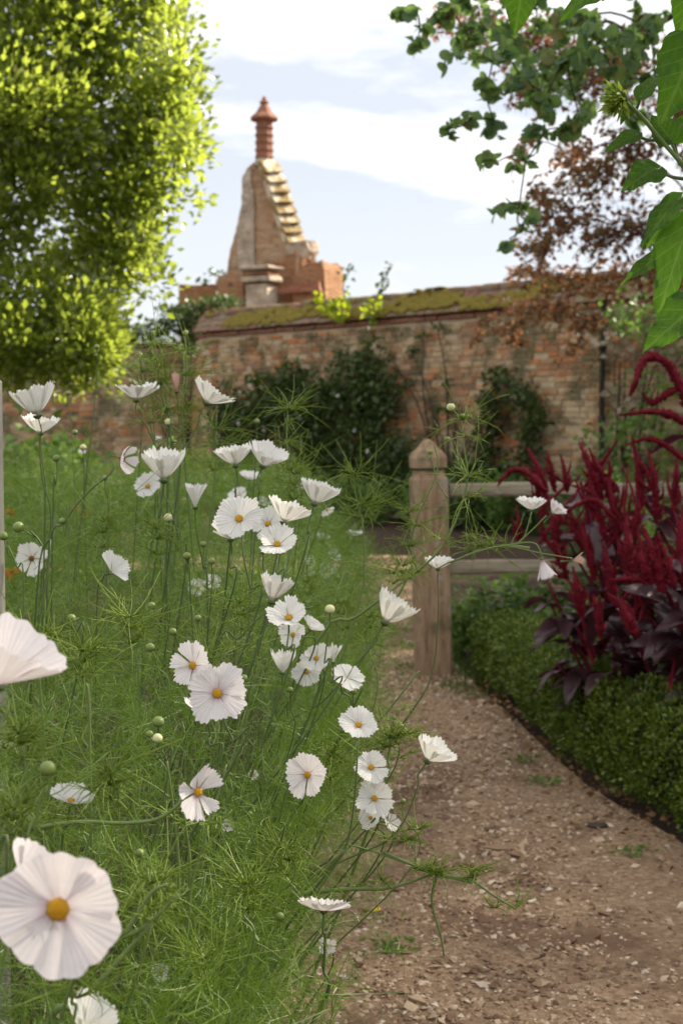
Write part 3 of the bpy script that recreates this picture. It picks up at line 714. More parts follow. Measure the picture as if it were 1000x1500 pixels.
# ------------------------------------------------------------------ trees
def tree(name, trunk, blobs, leafn, size, mat, label, tm, clump=9, csize=.16, group=None, shell=.5, seed=0, tr=.16, bark=M_bark, limbs=True, twigs=0, spray=0, tm2=None):
    """blobs: world centres and radii"""
    rg = np.random.default_rng(seed + 50); base = np.array(trunk[0], float); root = empty(name, base, label, 'tree', group)
    g = G(); V, F3, F4 = tube(trunk, [tr, tr * .75, tr * .45], 10, 14); g.both(V, F3, F4); g.build('trunk', bark, root, base)
    g = G(); gb = G(); vol = np.array([r[0] * r[1] * r[2] for c, r in blobs]) ** .67; vol /= vol.sum(); top = np.array(trunk[-1]); gt = G()
    for (c, r), f in zip(blobs, vol):
        n = int(leafn * f)
        if spray:
            m_ = max(2, n // spray); rr = np.array(r)
            for q in range(m_):
                st = np.array(c) + rg.normal(0, .28, 3) * rr; dv = norm(rg.normal(0, 1, 3) + np.array([-.5, 0, -.25])) * rr * rg.uniform(.5, 1.25); en = st + dv - np.array([0, 0, .25 * rr[2]])
                tw = smoothpts([st, (st + en) / 2 + np.array([0, 0, .14 * np.linalg.norm(dv)]), en], 6); V, F3, F4 = tube(tw, [.0028, .0012], 3); gb.both(V, F3, F4)
                k_ = rg.random(spray) * 4.9; i_ = k_.astype(int); p = tw[i_] * (1 - (k_ - i_))[:, None] + tw[i_ + 1] * (k_ - i_)[:, None]
                dr = norm(rg.normal(0, 1, (spray, 3)) * np.array([1, 1, .6]) + np.array([0, 0, -.55]) + norm(dv) * .5); leaf_cloud(g, p, size, dr, tm if (tm2 is None or q % 3) else tm2, rg, .45)
        else: p, d = blob_points(c, r, n, rg, shell, clump, csize); leaf_cloud(g, p, size, d + np.array([0, 0, .35 if mat is M_holly else -.1]), tm, rg)
        c = np.array(c)
        for q in range(twigs):
            e = c + norm(rg.normal(0, 1, 3)) * np.array(r) * .9; V, F3, F4 = tube([c, (c + e) / 2 + rg.normal(0, .06, 3), e], [.004, .0015], 4, 6); gb.both(V, F3, F4)
    # limbs: every clump hangs on the nearest clump that is already joined to the trunk
    nodes = [np.array(q, float) for q in trunk[1:]]; lev = [0] * len(nodes); todo = [np.array(c) for c, r in blobs]; tip = np.array(trunk[-1], float)
    todo.sort(key=lambda c: np.linalg.norm(c - tip))
    for c in todo:
        dd = [np.linalg.norm(c - q) * (1 + .04 * l) for q, l in zip(nodes, lev)]; k = int(np.argmin(dd)); s_ = nodes[k]; l = lev[k] + 1
        mid = (s_ + c) / 2 + rg.normal(0, .09, 3) * dd[k] + np.array([0, 0, .07 * dd[k]]); r_ = max(.003, tr * .26 * .62 ** l)
        V, F3, F4 = tube([s_, mid, c], [r_ * 1.5, r_], 5, 7); gb.both(V, F3, F4); nodes.append(c); lev.append(l)
    g.build('crown', mat, root, base, kind='stuff'); gb.build('branches', bark, root, base, kind='stuff')
    return root
def B(px, py, d, rx, ry=None, rd=None):
    c = P(px, py, d); k = d / FPX; ry = ry or rx; return (c, (rx * k, (rd or rx * k), ry * k))
LB = []
for (px, py, d, rx, ry) in [(60, 60, 11, 110, 90), (-20, 160, 10.6, 110, 100), (150, 20, 11.2, 80, 70), (225, -10, 11.5, 42, 45), (70, 170, 10.7, 70, 80), (160, 130, 11.2, 75, 60), (240, 150, 11.2, 40, 58), (225, 210, 11, 55, 58), (262, 200, 11.4, 20, 38),
                            (120, 250, 11.3, 90, 70), (180, 285, 11.0, 58, 50), (30, 280, 10.6, 60, 60), (-40, 340, 10.6, 80, 80), (165, 345, 11, 52, 42), (186, 385, 11.2, 32, 28), (110, 400, 11.4, 60, 42), (50, 440, 10.6, 60, 50), (120, 470, 10.5, 40, 36), (20, 500, 10.4, 60, 42), (140, 510, 10.4, 34, 32), (-60, 480, 10.5, 70, 60), (80, 515, 10.5, 50, 30), (240, 50, 11.4, 14, 40), (-150, 60, 11, 160, 150), (-160, 300, 11, 140, 140), (60, -120, 11.2, 160, 120), (200, -100, 11.4, 70, 60)]:
    LB.append(B(px, py, d, rx, ry, max(.35, rx * d / FPX * .8)))
rge = np.random.default_rng(91)
for q in range(46):      # loose outlying sprays that break the outline
    px, py = [(rge.uniform(215, 280), rge.uniform(30, 300)), (rge.uniform(140, 225), rge.uniform(340, 412)), (rge.uniform(90, 160), rge.uniform(450, 545)), (rge.uniform(0, 150), rge.uniform(530, 560))][q % 4 if q % 8 else 0]
    d_ = rge.uniform(10.4, 11.5); LB.append(B(px, py, d_, rge.uniform(7, 17), rge.uniform(9, 24), .15))
tree('evergreen_tree', [(-3.9, 11.4, 0), (-3.8, 11.4, 1.7), (-3.5, 11.3, 3.2), (-3.1, 11.3, 4.8)], LB, 56000, .068, M_holly, 'dense sunlit evergreen tree with glossy yellow green leaves at the left', leaf_s(.62, .16), clump=12, csize=.080, seed=1, shell=.75)

RB = []
for (px, py, d, r, ry) in [(598, 15, 6.2, 22, 14), (615, 45, 6.2, 12, 16), (650, 20, 6.3, 22, 12), (665, 75, 6.1, 18, 10), (690, 55, 6.3, 24, 22), (716, 88, 6.2, 26, 14), (655, 190, 6.3, 12, 9), (690, 172, 6.3, 20, 12), (712, 130, 6.4, 22, 14), (722, 175, 6.4, 18, 12), (700, 240, 6.3, 10, 9), (722, 240, 6.3, 14, 8), (745, 60, 6.4, 26, 30), (760, 110, 6.2, 28, 22), (740, 290, 6.4, 8, 10), (760, 300, 6.4, 10, 7), (795, 150, 6.0, 30, 20), (830, 90, 6.0, 38, 24), (880, 60, 6.0, 40, 30), (840, 30, 6.2, 40, 30), (900, 95, 6.0, 36, 22), (850, 180, 6.1, 34, 14), (800, 190, 6.2, 26, 12), (770, 235, 6.4, 14, 14), (950, 40, 6.2, 45, 40), (700, 10, 6.5, 28, 16), (780, 10, 6.4, 50, 20), (745, 350, 6.6, 8, 7), (765, 330, 6.6, 8, 8)]:
    RB.append(B(px, py, d, r, ry, .22))
rgr = np.random.default_rng(17)
for q in range(26):
    t_ = rgr.random(); RB.append(B(640 + 330 * t_ + rgr.normal(0, 10), 10 + 190 * t_ * rgr.random() + 150 * (1 - t_) * rgr.random() * (t_ > .12), rgr.uniform(6.2, 7.4), rgr.uniform(14, 26), rgr.uniform(10, 16), .2))
for c in [(2.5, 6.2, 3.3), (2.9, 6.0, 3.9), (3.0, 7.2, 3.3), (3.6, 5.8, 3.7), (2.2, 6.5, 4.4), (1.3, 6.4, 4.2), (3.5, 7.5, 4.6)]: RB.append((np.array(c), (.6, .6, .45)))
tree('round_leaved_tree', [(3.3, 6.9, 0), (3.2, 6.9, 1.6), (2.9, 6.7, 2.9), (2.4, 6.5, 3.8)], RB, 12500, .048, M_round, 'tree with round blue green leaves hanging in from the upper right', leaf_t(.92, .08, .12, True), clump=6, csize=.07, seed=2, tr=.10, spray=8, tm2=leaf_t(.7, .12, .25))
RB = []
for (px, py, d, r, ry) in [(830, 320, 11, 60, 40), (790, 360, 11.2, 40, 30), (870, 260, 11, 60, 50), (930, 220, 11, 60, 60), (900, 340, 11, 60, 40), (960, 330, 11, 60, 60), (800, 290, 11.3, 30, 24), (840, 230, 11.5, 40, 30), (780, 400, 12, 40, 24), (830, 410, 12, 50, 30), (890, 410, 12, 50, 30), (950, 400, 12, 50, 30), (820, 455, 12.5, 50, 24), (870, 470, 12.5, 40, 26), (750, 478, 13, 34, 14), (770, 450, 12.8, 30, 16), (710, 470, 13.2, 14, 12), (700, 492, 13, 10, 8), (760, 500, 13, 20, 10), (860, 110, 11, 60, 60), (930, 100, 11, 70, 70), (800, 60, 11, 60, 60), (720, 40, 11, 50, 40), (780, 130, 11, 40, 40), (660, 20, 11, 30, 20), (1020, 150, 11, 80, 80), (1040, 350, 11, 80, 90), (770, 210, 11.4, 16, 24), (840, 510, 12.8, 18, 12)]:
    RB.append(B(px, py, d, r, ry, .5))
RB.append((np.array((4.3, 11.5, 4.0)), (1.2, 1.2, 1.2)))
tree('copper_leaved_tree', [(3.9, 12.3, 0), (3.85, 12.2, 1.5), (3.6, 12.0, 2.6), (3.0, 11.6, 3.6)], RB, 19000, .046, M_red, 'open tree with small copper and brown leaves reaching over the wall at the right', leaf_t(.7, .12, .15), clump=5, csize=.13, seed=3, tr=.10, bark=M_twig, spray=9, tm2=leaf_t(.5, .1, .2))
# unseen tall tree right of the frame, added and shaped to shade the border
sb = np.array([21.5, 15.8, 0.]); pv = np.array([-math.cos(SUN_AZ), math.sin(SUN_AZ), 0])
bl = [(sb + pv * a + np.array([0, 0, z]), (3.2, 3.2, r)) for a, z, r in ((-3.6, 17.3, 3.4), (-.8, 18.4, 3.8), (2.2, 17.6, 3.6), (-2.2, 15.2, 3.0), (1.6, 14.6, 2.8), (4.2, 16.4, 2.4), (-5.6, 16.4, 2.8), (7.0, 14.2, 2.2), (-7.2, 15.2, 2.4), (-4.0, 14.2, 2.4))]
tree('shade_tree', [sb, sb + [0, .2, 7], sb + [.2, 0, 13], sb + [0, 0, 17]], bl, 17500, .26, M_ivy, 'unseen tall leafy tree beyond the right edge, added to shade the border', leaf_s(.7, .1), clump=8, csize=.3, seed=20, shell=.9, tr=.35)

# ------------------------------------------------------------------ timber fence
fence = empty('timber_fence', P(634, 990, 7.3) * np.array([1, 1, 0]), 'weathered timber rail fence with capped posts beyond the box hedge', 'fence')
FO = np.array(fence.location)
def post(x, y, tilt):
    o = bpy.data.objects.new('post', None)
    s = .178; V = []; prof = [(s, 0), (s, 1.015), (s * .80, 1.045), (s * .80, 1.06), (s * .98, 1.075), (s * .98, 1.125), (s * .84, 1.15), (s * .55, 1.175), (s * .42, 1.19), (s * .30, 1.205), (s * .08, 1.22)]
    def sq(pr, mat, name, par):
        V = []; F = []
        for (w, z) in pr:
            h = w / 2; c = h * .14
            V += [(-h + c, -h, z), (h - c, -h, z), (h, -h + c, z), (h, h - c, z), (h - c, h, z), (-h + c, h, z), (-h, h - c, z), (-h, -h + c, z)]
        for i in range(len(pr) - 1):
            for k in range(8): F.append((i * 8 + k, i * 8 + (k + 1) % 8, (i + 1) * 8 + (k + 1) % 8, (i + 1) * 8 + k))
        F.append(tuple(range(8))[::-1]); F.append(tuple(range(len(V) - 8, len(V))))
        return poly_obj(name, V, F, mat, par)
    shaft = []
    for z in np.linspace(0, 1.015, 10): shaft.append((s * (1 + .012 * math.sin(z * 9)), z))
    shaft += prof[2:4]
    p = sq(shaft, M_wood, 'post', fence); p.location = (x - FO[0], y - FO[1], 0); p.rotation_euler = (0, tilt, .08)
    c = sq(prof[4:], M_wood, 'post_cap', p)
    return p
pb = P(634, 990, 7.3); post(pb[0], 7.3, -.028)
post(pb[0] + 2.3, 7.38, .01); 
for (z0, z1, r) in ((.955, .955, 0), (.555, .575, 0)):
    L = 2.3 - .16; x0 = pb[0] + .06
    hh = .070; V, F3, F4 = tube([(0, 0, 0), (L * .3, .004, .006), (L * .7, -.004, -.005), (L, 0, z1 - z0)], [1], 8, 34)
    ctr = smoothpts([(0, 0, 0), (L * .3, .004, .006), (L * .7, -.004, -.005), (L, 0, z1 - z0)], 34); VV = []
    for q in range(34):
        for (a, b_) in ((-.5, -.36), (-.36, -.5), (.36, -.5), (.5, -.36), (.5, .36), (.36, .5), (-.36, .5), (-.5, .36)):
            p = ctr[q] + np.array([0, a * .052, b_ * hh]); p += np.array(mnoise.noise_vector(Vector((p[0] * 5 + z0 * 9, a * 3, b_ * 3)))) * .006; VV.append(p)
    VV += [ctr[0], ctr[-1]]; me = mesh_of('rail', np.array(VV), [F3, F4], M_rail, False); o = link('rail', me, fence, (x0 - FO[0] + .02, .03, z0)); o.rotation_euler.z = .035
# small stake deep in the border
sp_ = P(301, 735, 8.5); o = box_part('stake', (0, 0, .5 * (P(301, 688, 8.5)[2])), (.045, .045, P(301, 688, 8.5)[2]), M_wood, None, b=.005); o.location = (sp_[0], 8.5, o.location[2]); tag(o, 'short brown wooden stake standing deep in the cosmos border', 'stake')
# blurred pale post at the extreme left edge
lp = P(1, 750, 2.3); o = box_part('white_post', (lp[0] - .010, 2.3, .685), (.026, .03, 1.37), M_white_wood, None, b=.003); tag(o, 'narrow pale wooden post at the extreme left edge beside the cosmos', 'post')

# ------------------------------------------------------------------ box hedge
rgh = np.random.default_rng(31)
HP = smoothpts([(.70, 7.35, 0), (.72, 6.9, 0), (.80, 5.9, 0), (.93, 5.0, 0), (1.10, 4.3, 0), (1.20, 3.4, 0), (1.22, 2.2, 0), (1.22, 1.2, 0)], 90)
hedge = empty('box_hedge', HP[30], 'low clipped green box hedge curving along the right edge of the path', 'hedge'); HO = np.array(HP[30])
def hedge_pt(t, a, inset):
    """t along, a in 0..1 around profile (front bottom -> front top -> back top)"""
    n = len(t); i = np.clip((t * 88).astype(int), 0, 88); f = (t * 88 - i)[:, None]; c = HP[i] * (1 - f) + HP[i + 1] * f; tn = norm(HP[i + 1] - HP[i]); nr = np.stack([-tn[:, 1], tn[:, 0], 0 * tn[:, 0]], 1)
    nr = np.where(nr[:, :1] < 0, -nr, nr)     # away from path (+x)
    Wd = .42
    # profile: front (0-.42), rounded corner, top (.42-1)
    xx = np.interp(a, [0, .18, .38, .50, .60, 1], [.05, -.02, .0, .05, .14, Wd]); zz = np.interp(a, [0, .18, .38, .50, .60, 1], [.02, .12, .27, .34, .365, .36])
    nx = np.interp(a, [0, .35, .5, .6, 1], [-1, -.9, -.6, -.1, 0]); nz_ = np.interp(a, [0, .35, .5, .6, 1], [-.3, .2, .8, 1, 1])
    nrm = nr * nx[:, None] + np.array([0, 0, 1]) * nz_[:, None]
    b = c + nr * xx[:, None] + np.array([0, 0, 1]) * (zz * np.clip(1 - .16 * (c[:, 1] - 5.2) / 2, .80, 1.03))[:, None]
    lump = np.array([mnoise.noise(Vector(tuple(p * 6.0))) * .062 + mnoise.noise(Vector(tuple(p * 17.0))) * .034 for p in b])[:, None]
    return b + nrm * (lump - inset[:, None]), nrm
n = 78000; t = rgh.random(n) ** .9; a = rgh.random(n)
keep = t < .80; t = t[keep]; a = a[keep]; n = len(t)
p, nr = hedge_pt(t, a, rgh.random(n) ** 1.3 * .085 - .012)
g = G(); leaf_cloud(g, p, .0165, nr * 1.0 + rgh.normal(0, .7, (n, 3)) + np.array([0, 0, .3]), leaf_s(.62, .10), rgh); g.build('foliage', M_box, hedge, HO, kind='stuff')
t = rgh.random(4000) * .99; a = rgh.random(4000)
ts = np.linspace(0, .995, 80); As = np.linspace(0, 1, 9); V = []; F = []
for tt in ts:
    q, _ = hedge_pt(np.full(9, tt), As, np.full(9, .065)); V += list(q - HO)
for i in range(79):
    for k in range(8): F.append((i * 9 + k, i * 9 + k + 1, (i + 1) * 9 + k + 1, (i + 1) * 9 + k))
poly_obj('dark_core', V, F, noise_mat('hedge_inside', [(.008, .012, .004), (.025, .03, .012)], scale=40, bump=1, bump_scale=90, bump_dist=.02), hedge, True)  # solid near-black hull, inner shade of the hedge put into its colour

# leafy plants behind hedge, in front of fence, and on soil
def leafy_plant(c, r, h, n, size, mat, label, group, seed, tm=None, upright=.3):
    rg = np.random.default_rng(seed); g = G(); root = empty('leafy_plant', (c[0], c[1], 0), label, 'plant', group); off = np.array([c[0], c[1], 0.]); gs = G()
    ns = 9
    for i in range(ns):
        a = rg.uniform(0, 2 * PI); q = rg.random() ** .6 * r; tip = off + np.array([math.cos(a) * q, math.sin(a) * q, h * rg.uniform(.55, 1)]); b = off + np.array([math.cos(a), math.sin(a), 0]) * q * .3
        V, F3, F4 = tube([b, (b + tip) / 2 + np.array([0, 0, h * .1]), tip], [.004, .002], 4, 5); gs.both(V, F3, F4)
        m = n // ns; f = rg.random(m)[:, None] ** .6; pp_ = b * (1 - f) + tip * f + rg.normal(0, size * .9, (m, 3)); pp_[:, 2] = np.abs(pp_[:, 2]) + .01
        leaf_cloud(g, pp_, size, rg.normal(0, 1, (m, 3)) * np.array([1, 1, .4]) + np.array([0, -.2, upright]), tm or leaf_t(.62, .12, .15), rg)
    gs.build('stems', M_stem, root, off); g.build('foliage', mat, root, off, kind='stuff'); return root
spots = [(735, 880, 7.65, .16, .42), (800, 890, 7.5, .2, .46), (862, 900, 6.9, .2, .40), (905, 960, 6.3, .2, .36), (700, 850, 7.9, .15, .42), (760, 840, 8.0, .18, .48), (820, 850, 7.7, .2, .5), (672, 870, 7.75, .08, .34), (900, 880, 6.6, .22, .55), (860, 760, 8.0, .25, .85), (960, 790, 7.2, .3, .9), (920, 720, 8.2, .25, 1.0)]
labs = ['just beyond the end of the box hedge', 'between the hedge end and the amaranths', 'behind the hedge under the drooping amaranth leaves', 'half hidden under the lowest amaranth leaves', 'behind the lower rail beside the fence post', 'behind the middle of the lower fence rail', 'behind the rails beside the amaranths', 'hugging the right side of the fence post', 'among the amaranth stems', 'behind the upper rail where the amaranths begin', 'tall among the amaranths at the right edge', 'tall between amaranth plumes and the wall']
for i, (px, py, d, r, h) in enumerate(spots):
    x = (px - 500) / FPX * d; leafy_plant((x, d), r, h, int(170 + 700 * r * h * 6), .045, M_lime if i % 3 else M_ivy, 'yellow green plant ' + labs[i], 'leafy plants around the timber fence', 300 + i)
for i, (px, out_, r, h) in enumerate([(650, .7, .35, .75), (690, .8, .35, .65), (735, .8, .35, .7), (785, .7, .35, .8), (610, .9, .35, .6), (840, .8, .35, .8), (560, .9, .35, .55), (515, 1.0, .3, .5), (905, 1.0, .4, .9)]):
    c = wall_pt(px, 800, out_); leafy_plant((c[0], c[1]), r, h, 420, .075, M_ivy if i % 2 else M_lime, 'bushy plant at the brick wall foot ' + ['right behind the fence post', 'under the left end of the top rail', 'under the middle of the top rail', 'where the top rail meets the amaranths', 'just left of the fence post', 'hidden behind the amaranths', 'at the right end of the wide climber', 'beyond the lone flat white bloom', 'near the foot of the dark pipe'][i], 'bushy plants along the wall foot', 350 + i)
# bed behind the cosmos at left: broad leaved greenery
for i, (px, d, r, h, lab) in enumerate([(20, 9.5, .45, 1.25, 'broad leaved bright green bush at the far left below the brick wall'), (75, 10.5, .45, 1.15, 'second bright green bush below the far brick wall'), (130, 11.5, .4, 1.0, 'low green bush below the middle of the far brick wall'), (-40, 10, .5, 1.3, 'green bush cut by the left edge below the far wall'), (250, 12, .4, 1.05, 'green bush below the right end of the far wall')]):
    leafy_plant(((px - 500) / FPX * d, d), r, h, 1100, .085, M_lime, lab, None, 400 + i)

# grass tufts around the post, weeds on path
def tuft(g, c, n, h, r, rg):
    k = n; b = np.asarray(c) + np.stack([rg.normal(0, r, k), rg.normal(0, r, k), np.zeros(k)], 1)
    dr = np.stack([rg.normal(0, .5, k), rg.normal(0, .5, k), np.ones(k)], 1); tv = np.array([[0, -.03, 0], [0, .03, 0], [.5, .025, .04], [.5, -.025, .04], [1, 0, -.08]]); tf = np.array([[0, 1, 2], [0, 2, 3], [3, 2, 4]])
    V, F = place(tv, tf, frames(dr, rng=rg), b, h * rg.uniform(.5, 1.3, k)); g.add(V, F)
rg = np.random.default_rng(77); g = G()
for i in range(60):
    y = rg.uniform(6.6, 9.5); x = rg.uniform(.30, .72) if rg.random() < .6 else path_l(y) + rg.normal(0, .08)
    tuft(g, (x, y, 0), 45, .06, .05, rg)
for i in range(50): y = rg.uniform(10, 12.3); tuft(g, (rg.uniform(-.9, 1.2), y, 0), 40, .07, .08, rg)
tag(g.build('grass', M_grass), 'short green grass growing at the foot of the fence post and path edge', 'grass', kind='stuff')
for i, (px, py, lab) in enumerate([(797, 1157, 'small flat green weed on the path beside the hedge'), (770, 1122, 'tiny green weed on the path above the larger weed'), (930, 1265, 'small green weed by the hedge near the right edge'), (575, 1410, 'fallen green cosmos sprig lying on the path left of centre')]):
    d = CZ * FPX / (py - 620); c = np.array([(px - 500) / FPX * d, d, 0]); g = G(); k = 60; b = c + np.stack([rg.normal(0, .035, k), rg.normal(0, .03, k), rg.uniform(.012, .03, k)], 1)
    leaf_cloud(g, b - c, .022, rg.normal(0, 1, (k, 3)) * np.array([1, 1, .25]), leaf_t(.4, .05, .1), rg); o = empty('path_weed', c, lab, 'weed'); g.build('foliage', M_lime, o, kind='stuff')
# litter: dry leaves, dark stone, yellow petals, white petal
g = G(); k = 420; y = rg.uniform(3.2, 7.4, k); x = path_r(y) + np.abs(rg.normal(0, .10, k)) * -1 + .06; x[::4] = path_l(y[::4]) + (path_r(y[::4]) - path_l(y[::4])) * rg.random(len(x[::4]))
leaf_cloud(g, np.stack([x, y, np.full(k, .022)], 1), .028, rg.normal(0, 1, (k, 3)) * np.array([1, 1, .15]), leaf_t(.6, .15, .1), rg)
tag(g.build('dry_leaves', M_dead), 'dry brown leaf litter along the foot of the box hedge', 'leaf litter', kind='stuff')
V, F3, F4 = revolve([(.5, 0), (1, .25), (.9, .5), (.45, .75)], 9); V = V * np.array([.036, .026, .018]) * np.random.default_rng(3).uniform(.85, 1.15, (len(V), 1))
d = CZ * FPX / (1222 - 620); o = link('dark_stone', mesh_of('dark_stone', V, [F3, F4], noise_mat('dark_stone', [(.03, .024, .02), (.09, .07, .055)], scale=20), True), None, ((880 - 500) / FPX * d, d, .005)); tag(o, 'dark flat stone on the path close to the hedge', 'stone')
for (px, py, lab) in ((547, 1360, 'yellow fallen petal on the gravel path near the centre'), (388, 1470, 'yellow fallen petal at the border edge at the bottom'), (700, 1075, 'tiny orange fallen petal by the top of the path')):
    d = CZ * FPX / (py - 620); tv, tf = leaf_t(.9, .2, .1, True); o = link('fallen_petal', mesh_of('fallen_petal', tv * (.024 if 'tiny' not in lab else .02), tf, M_yellow), None, ((px - 500) / FPX * d, d, .022)); o.rotation_euler = (.2, -.2, px); tag(o, lab, 'petal')
# orange flowers and far ground details
for i, (px, py, d, lab) in enumerate([(14, 753, 6.5, 'small blurred orange flower low at the left edge'), (18, 842, 4.0, 'orange bloom half buried in foliage below the buds at left'), (112, 748, 7, 'pale orange flower blurred behind the cosmos stems'), (124, 752, 7, 'peach coloured flower just right of the pale orange one')]):
    c = P(px, py, d); g = G(); r2 = np.random.default_rng(i); dr = norm(r2.normal(0, 1, (22, 3)) + np.array([0, -.7, .5])); leaf_cloud(g, np.zeros((22, 3)), .032, dr, leaf_t(.6, .1, .1), r2); o = g.build('orange_flower', M_orange); o.location = c
    tag(o, lab, 'flower')

# ------------------------------------------------------------------ amaranth
def plume(root, off, pts, r0, seed, tip=.25, bristle=1.0):
    rg = np.random.default_rng(seed); L = smoothpts(pts, 26); m = 26; r0 = r0 * .80; prof = np.interp(np.linspace(0, 1, m), [0, .12, .5, .85, 1], [.6, 1, .85, .45, tip * .6]) * r0 * (1 + .12 * rg.normal(0, 1, m))
    g = G(); V, F3, F4 = tube(L, prof * .7, 8); g.both(V + rg.normal(0, r0 * .10, V.shape), F3, F4)
    ln = np.linalg.norm(np.diff(L, axis=0), axis=1).sum(); n = int(ln / r0 * 24 * bristle); tt = rg.random(n) * (m - 1.01); i = tt.astype(int); f = (tt - i)[:, None]
    c = L[i] * (1 - f) + L[i + 1] * f; tg = norm(L[i + 1] - L[i]); d = rg.normal(0, 1, (n, 3)); d = norm(d - tg * (d * tg).sum(1, keepdims=True)); rr = prof[i][:, None]
    tv = np.array([[0, 0, 0], [.35, .22, 0], [.35, -.11, .19], [.35, -.11, -.19], [1, 0, 0.]]); tf = np.array([[3, 0, 1], [3, 1, 2], [3, 2, 0]]); tv = np.array([[.1, .30, 0], [.1, -.15, .26], [.1, -.15, -.26], [1, 0, 0.]])
    V, F = place(tv, tf, frames(d + tg * .9, rng=rg), c + d * rr * .45, np.maximum(prof[i], r0 * .3) * rg.uniform(.5, 1.15, n)); g.add(V, F)
    return g.build('plume', M_plume, root, off)
def am_leaf_mesh(L, w, seed):
    rg = np.random.default_rng(seed); nx, ny = 9, 5; V = []; F = []; dr = rg.uniform(.1, .5)
    for i in range(nx):
        u = i / (nx - 1); hw = w / 2 * math.sin(PI * min(1, u ** .75)) ** .8 if 0 < u < 1 else .0006
        for j in range(ny):
            v = (j / (ny - 1) - .5) * 2; V.append((u * L, v * hw, -dr * L * u * u + abs(v) * hw * .35 + .06 * w * math.sin(u * 9 + v * 3)))
    for i in range(nx - 1):
        for j in range(ny - 1): k = i * ny + j; F.append((k, k + 1, k + ny + 1, k + ny))
    return mesh_of('leaf', np.array(V), np.array(F), M_am_leaf)
AML = [am_leaf_mesh(1, w, s) for s, w in enumerate([.45, .5, .42, .55, .48, .4])]
def amaranth(bx, by, top, spread, nleaf, plumes, label, seed, sideplumes=True):
    rg = np.random.default_rng(seed); off = np.array([bx, by, 0.]); root = empty('amaranth', off, label, 'amaranth', 'dark red amaranths behind the hedge')
    ax = [off, off + (np.asarray(top) - off) * .45 + np.array([.02, 0, .03]), np.asarray(top)]; gs = G(); V, F3, F4 = tube(ax, [.016, .011, .006], 7, 14); gs.both(V, F3, F4); A = smoothpts(ax, 30)
    ends = []
    for b in range(7):
        s = A[int(4 + b * 2.6)]; an = rg.uniform(0, 2 * PI); e = s + np.array([math.cos(an) * spread * rg.uniform(.5, 1), math.sin(an) * spread * .7, spread * rg.uniform(.6, 1.2)])
        V, F3, F4 = tube([s, (s + e) / 2 - np.array([0, 0, .03]), e], [.008, .004], 5, 7); gs.both(V, F3, F4); ends.append((s, e))
    gs.build('stem', M_am_stem, root, off)
    for i in range(min(66, int(nleaf * 1.5))):
        if rg.random() < .55: q = A[int(rg.uniform(5, 28))]
        else: s, e = ends[rg.integers(0, 7)]; q = s + (e - s) * rg.uniform(.2, 1)
        an = rg.uniform(0, 2 * PI); L = rg.uniform(.11, .20); o = link('leaf', AML[rg.integers(0, 6)], root, q - off + np.array([math.cos(an), math.sin(an), 0]) * .01)
        o.rotation_euler = (rg.normal(0, .35), rg.normal(-.15, .35), an); o.scale = (L,) * 3
    k = 0
    for pts, r0 in plumes:
        plume(root, off, pts, r0, seed * 90 + k); k += 1
        if len(pts) == 3:      # an upright head: side spikes around the main one
            a_, b_ = np.array(pts[0]), np.array(pts[2]); ln = np.linalg.norm(b_ - a_)
            for q in range(5):
                st = a_ + (b_ - a_) * rg.uniform(-.15, .45); dv = norm(norm(b_ - a_) + rg.normal(0, .33, 3)) * ln * rg.uniform(.35, .7)
                plume(root, off, [st, st + dv * .5 + rg.normal(0, .01, 3), st + dv], r0 * rg.uniform(.45, .7), seed * 90 + k, .1, .8); k += 1
    if sideplumes:
        for s, e in ends:
            d = e - s; n_ = rg.integers(6, 10)
            for j in range(n_):
                t_ = e + rg.normal(0, .055, 3); L = rg.uniform(.10, .24); dv = norm(np.array([rg.normal(0, .45), rg.normal(0, .4), 1])) * L; plume(root, off, [t_ - dv * .3, t_ + dv * .4, t_ + dv + rg.normal(0, .012, 3)], rg.uniform(.009, .015), seed * 90 + k, .12); k += 1
    return root
def Q(px, py, d): return P(px, py, d)
# spiky upright heads given where they show, the rest grow from branch ends
def spike(px, py, px2, py2, d, r=.015): return ([Q(px, py, d), Q((px + px2) / 2 + 2, (py + py2) / 2, d - .02), Q(px2, py2, d)], r)
amaranth(1.60, 5.35, Q(1010, 600, 4.9), .26, 34, [([Q(1030, 640, 4.7), Q(1000, 575, 4.7), Q(975, 532, 4.68), Q(945, 525, 4.66), Q(930, 560, 4.64), Q(922, 580, 4.64)], .024), ([Q(1025, 640, 4.7), Q(990, 612, 4.68), Q(955, 603, 4.66), Q(905, 608, 4.64)], .020), ([Q(1030, 560, 4.75), Q(985, 572, 4.7), Q(955, 590, 4.68), Q(940, 575, 4.66)], .018), ([Q(1010, 680, 4.7), Q(970, 650, 4.68), Q(945, 643, 4.68), Q(915, 652, 4.66)], .015), spike(940, 740, 925, 640, 4.75, .02), spike(960, 730, 948, 655, 4.7)],
         'tallest amaranth with arching crimson tassels at the right edge', 11)
amaranth(1.16, 5.75, Q(850, 705, 5.2), .24, 40, [([Q(800, 720, 5.1), Q(775, 695, 5.1), Q(752, 688, 5.1), Q(735, 702, 5.1), Q(728, 712, 5.1)], .017), spike(800, 720, 772, 655, 5.15, .02), spike(812, 720, 800, 660, 5.2), spike(830, 720, 820, 665, 5.2), spike(880, 730, 848, 648, 5.1, .026), spike(895, 735, 870, 668, 5.1, .02), spike(905, 720, 880, 690, 5.1), spike(790, 730, 777, 690, 5.2), spike(885, 790, 862, 700, 5.05, .02), spike(905, 800, 890, 700, 5.05, .022), spike(925, 790, 940, 690, 5.0, .02), ([Q(900, 760, 5.0), Q(870, 733, 5.0), Q(845, 740, 5.0), Q(828, 752, 5.0)], .016)],
         'amaranth with an arched tassel reaching over the top fence rail', 12)
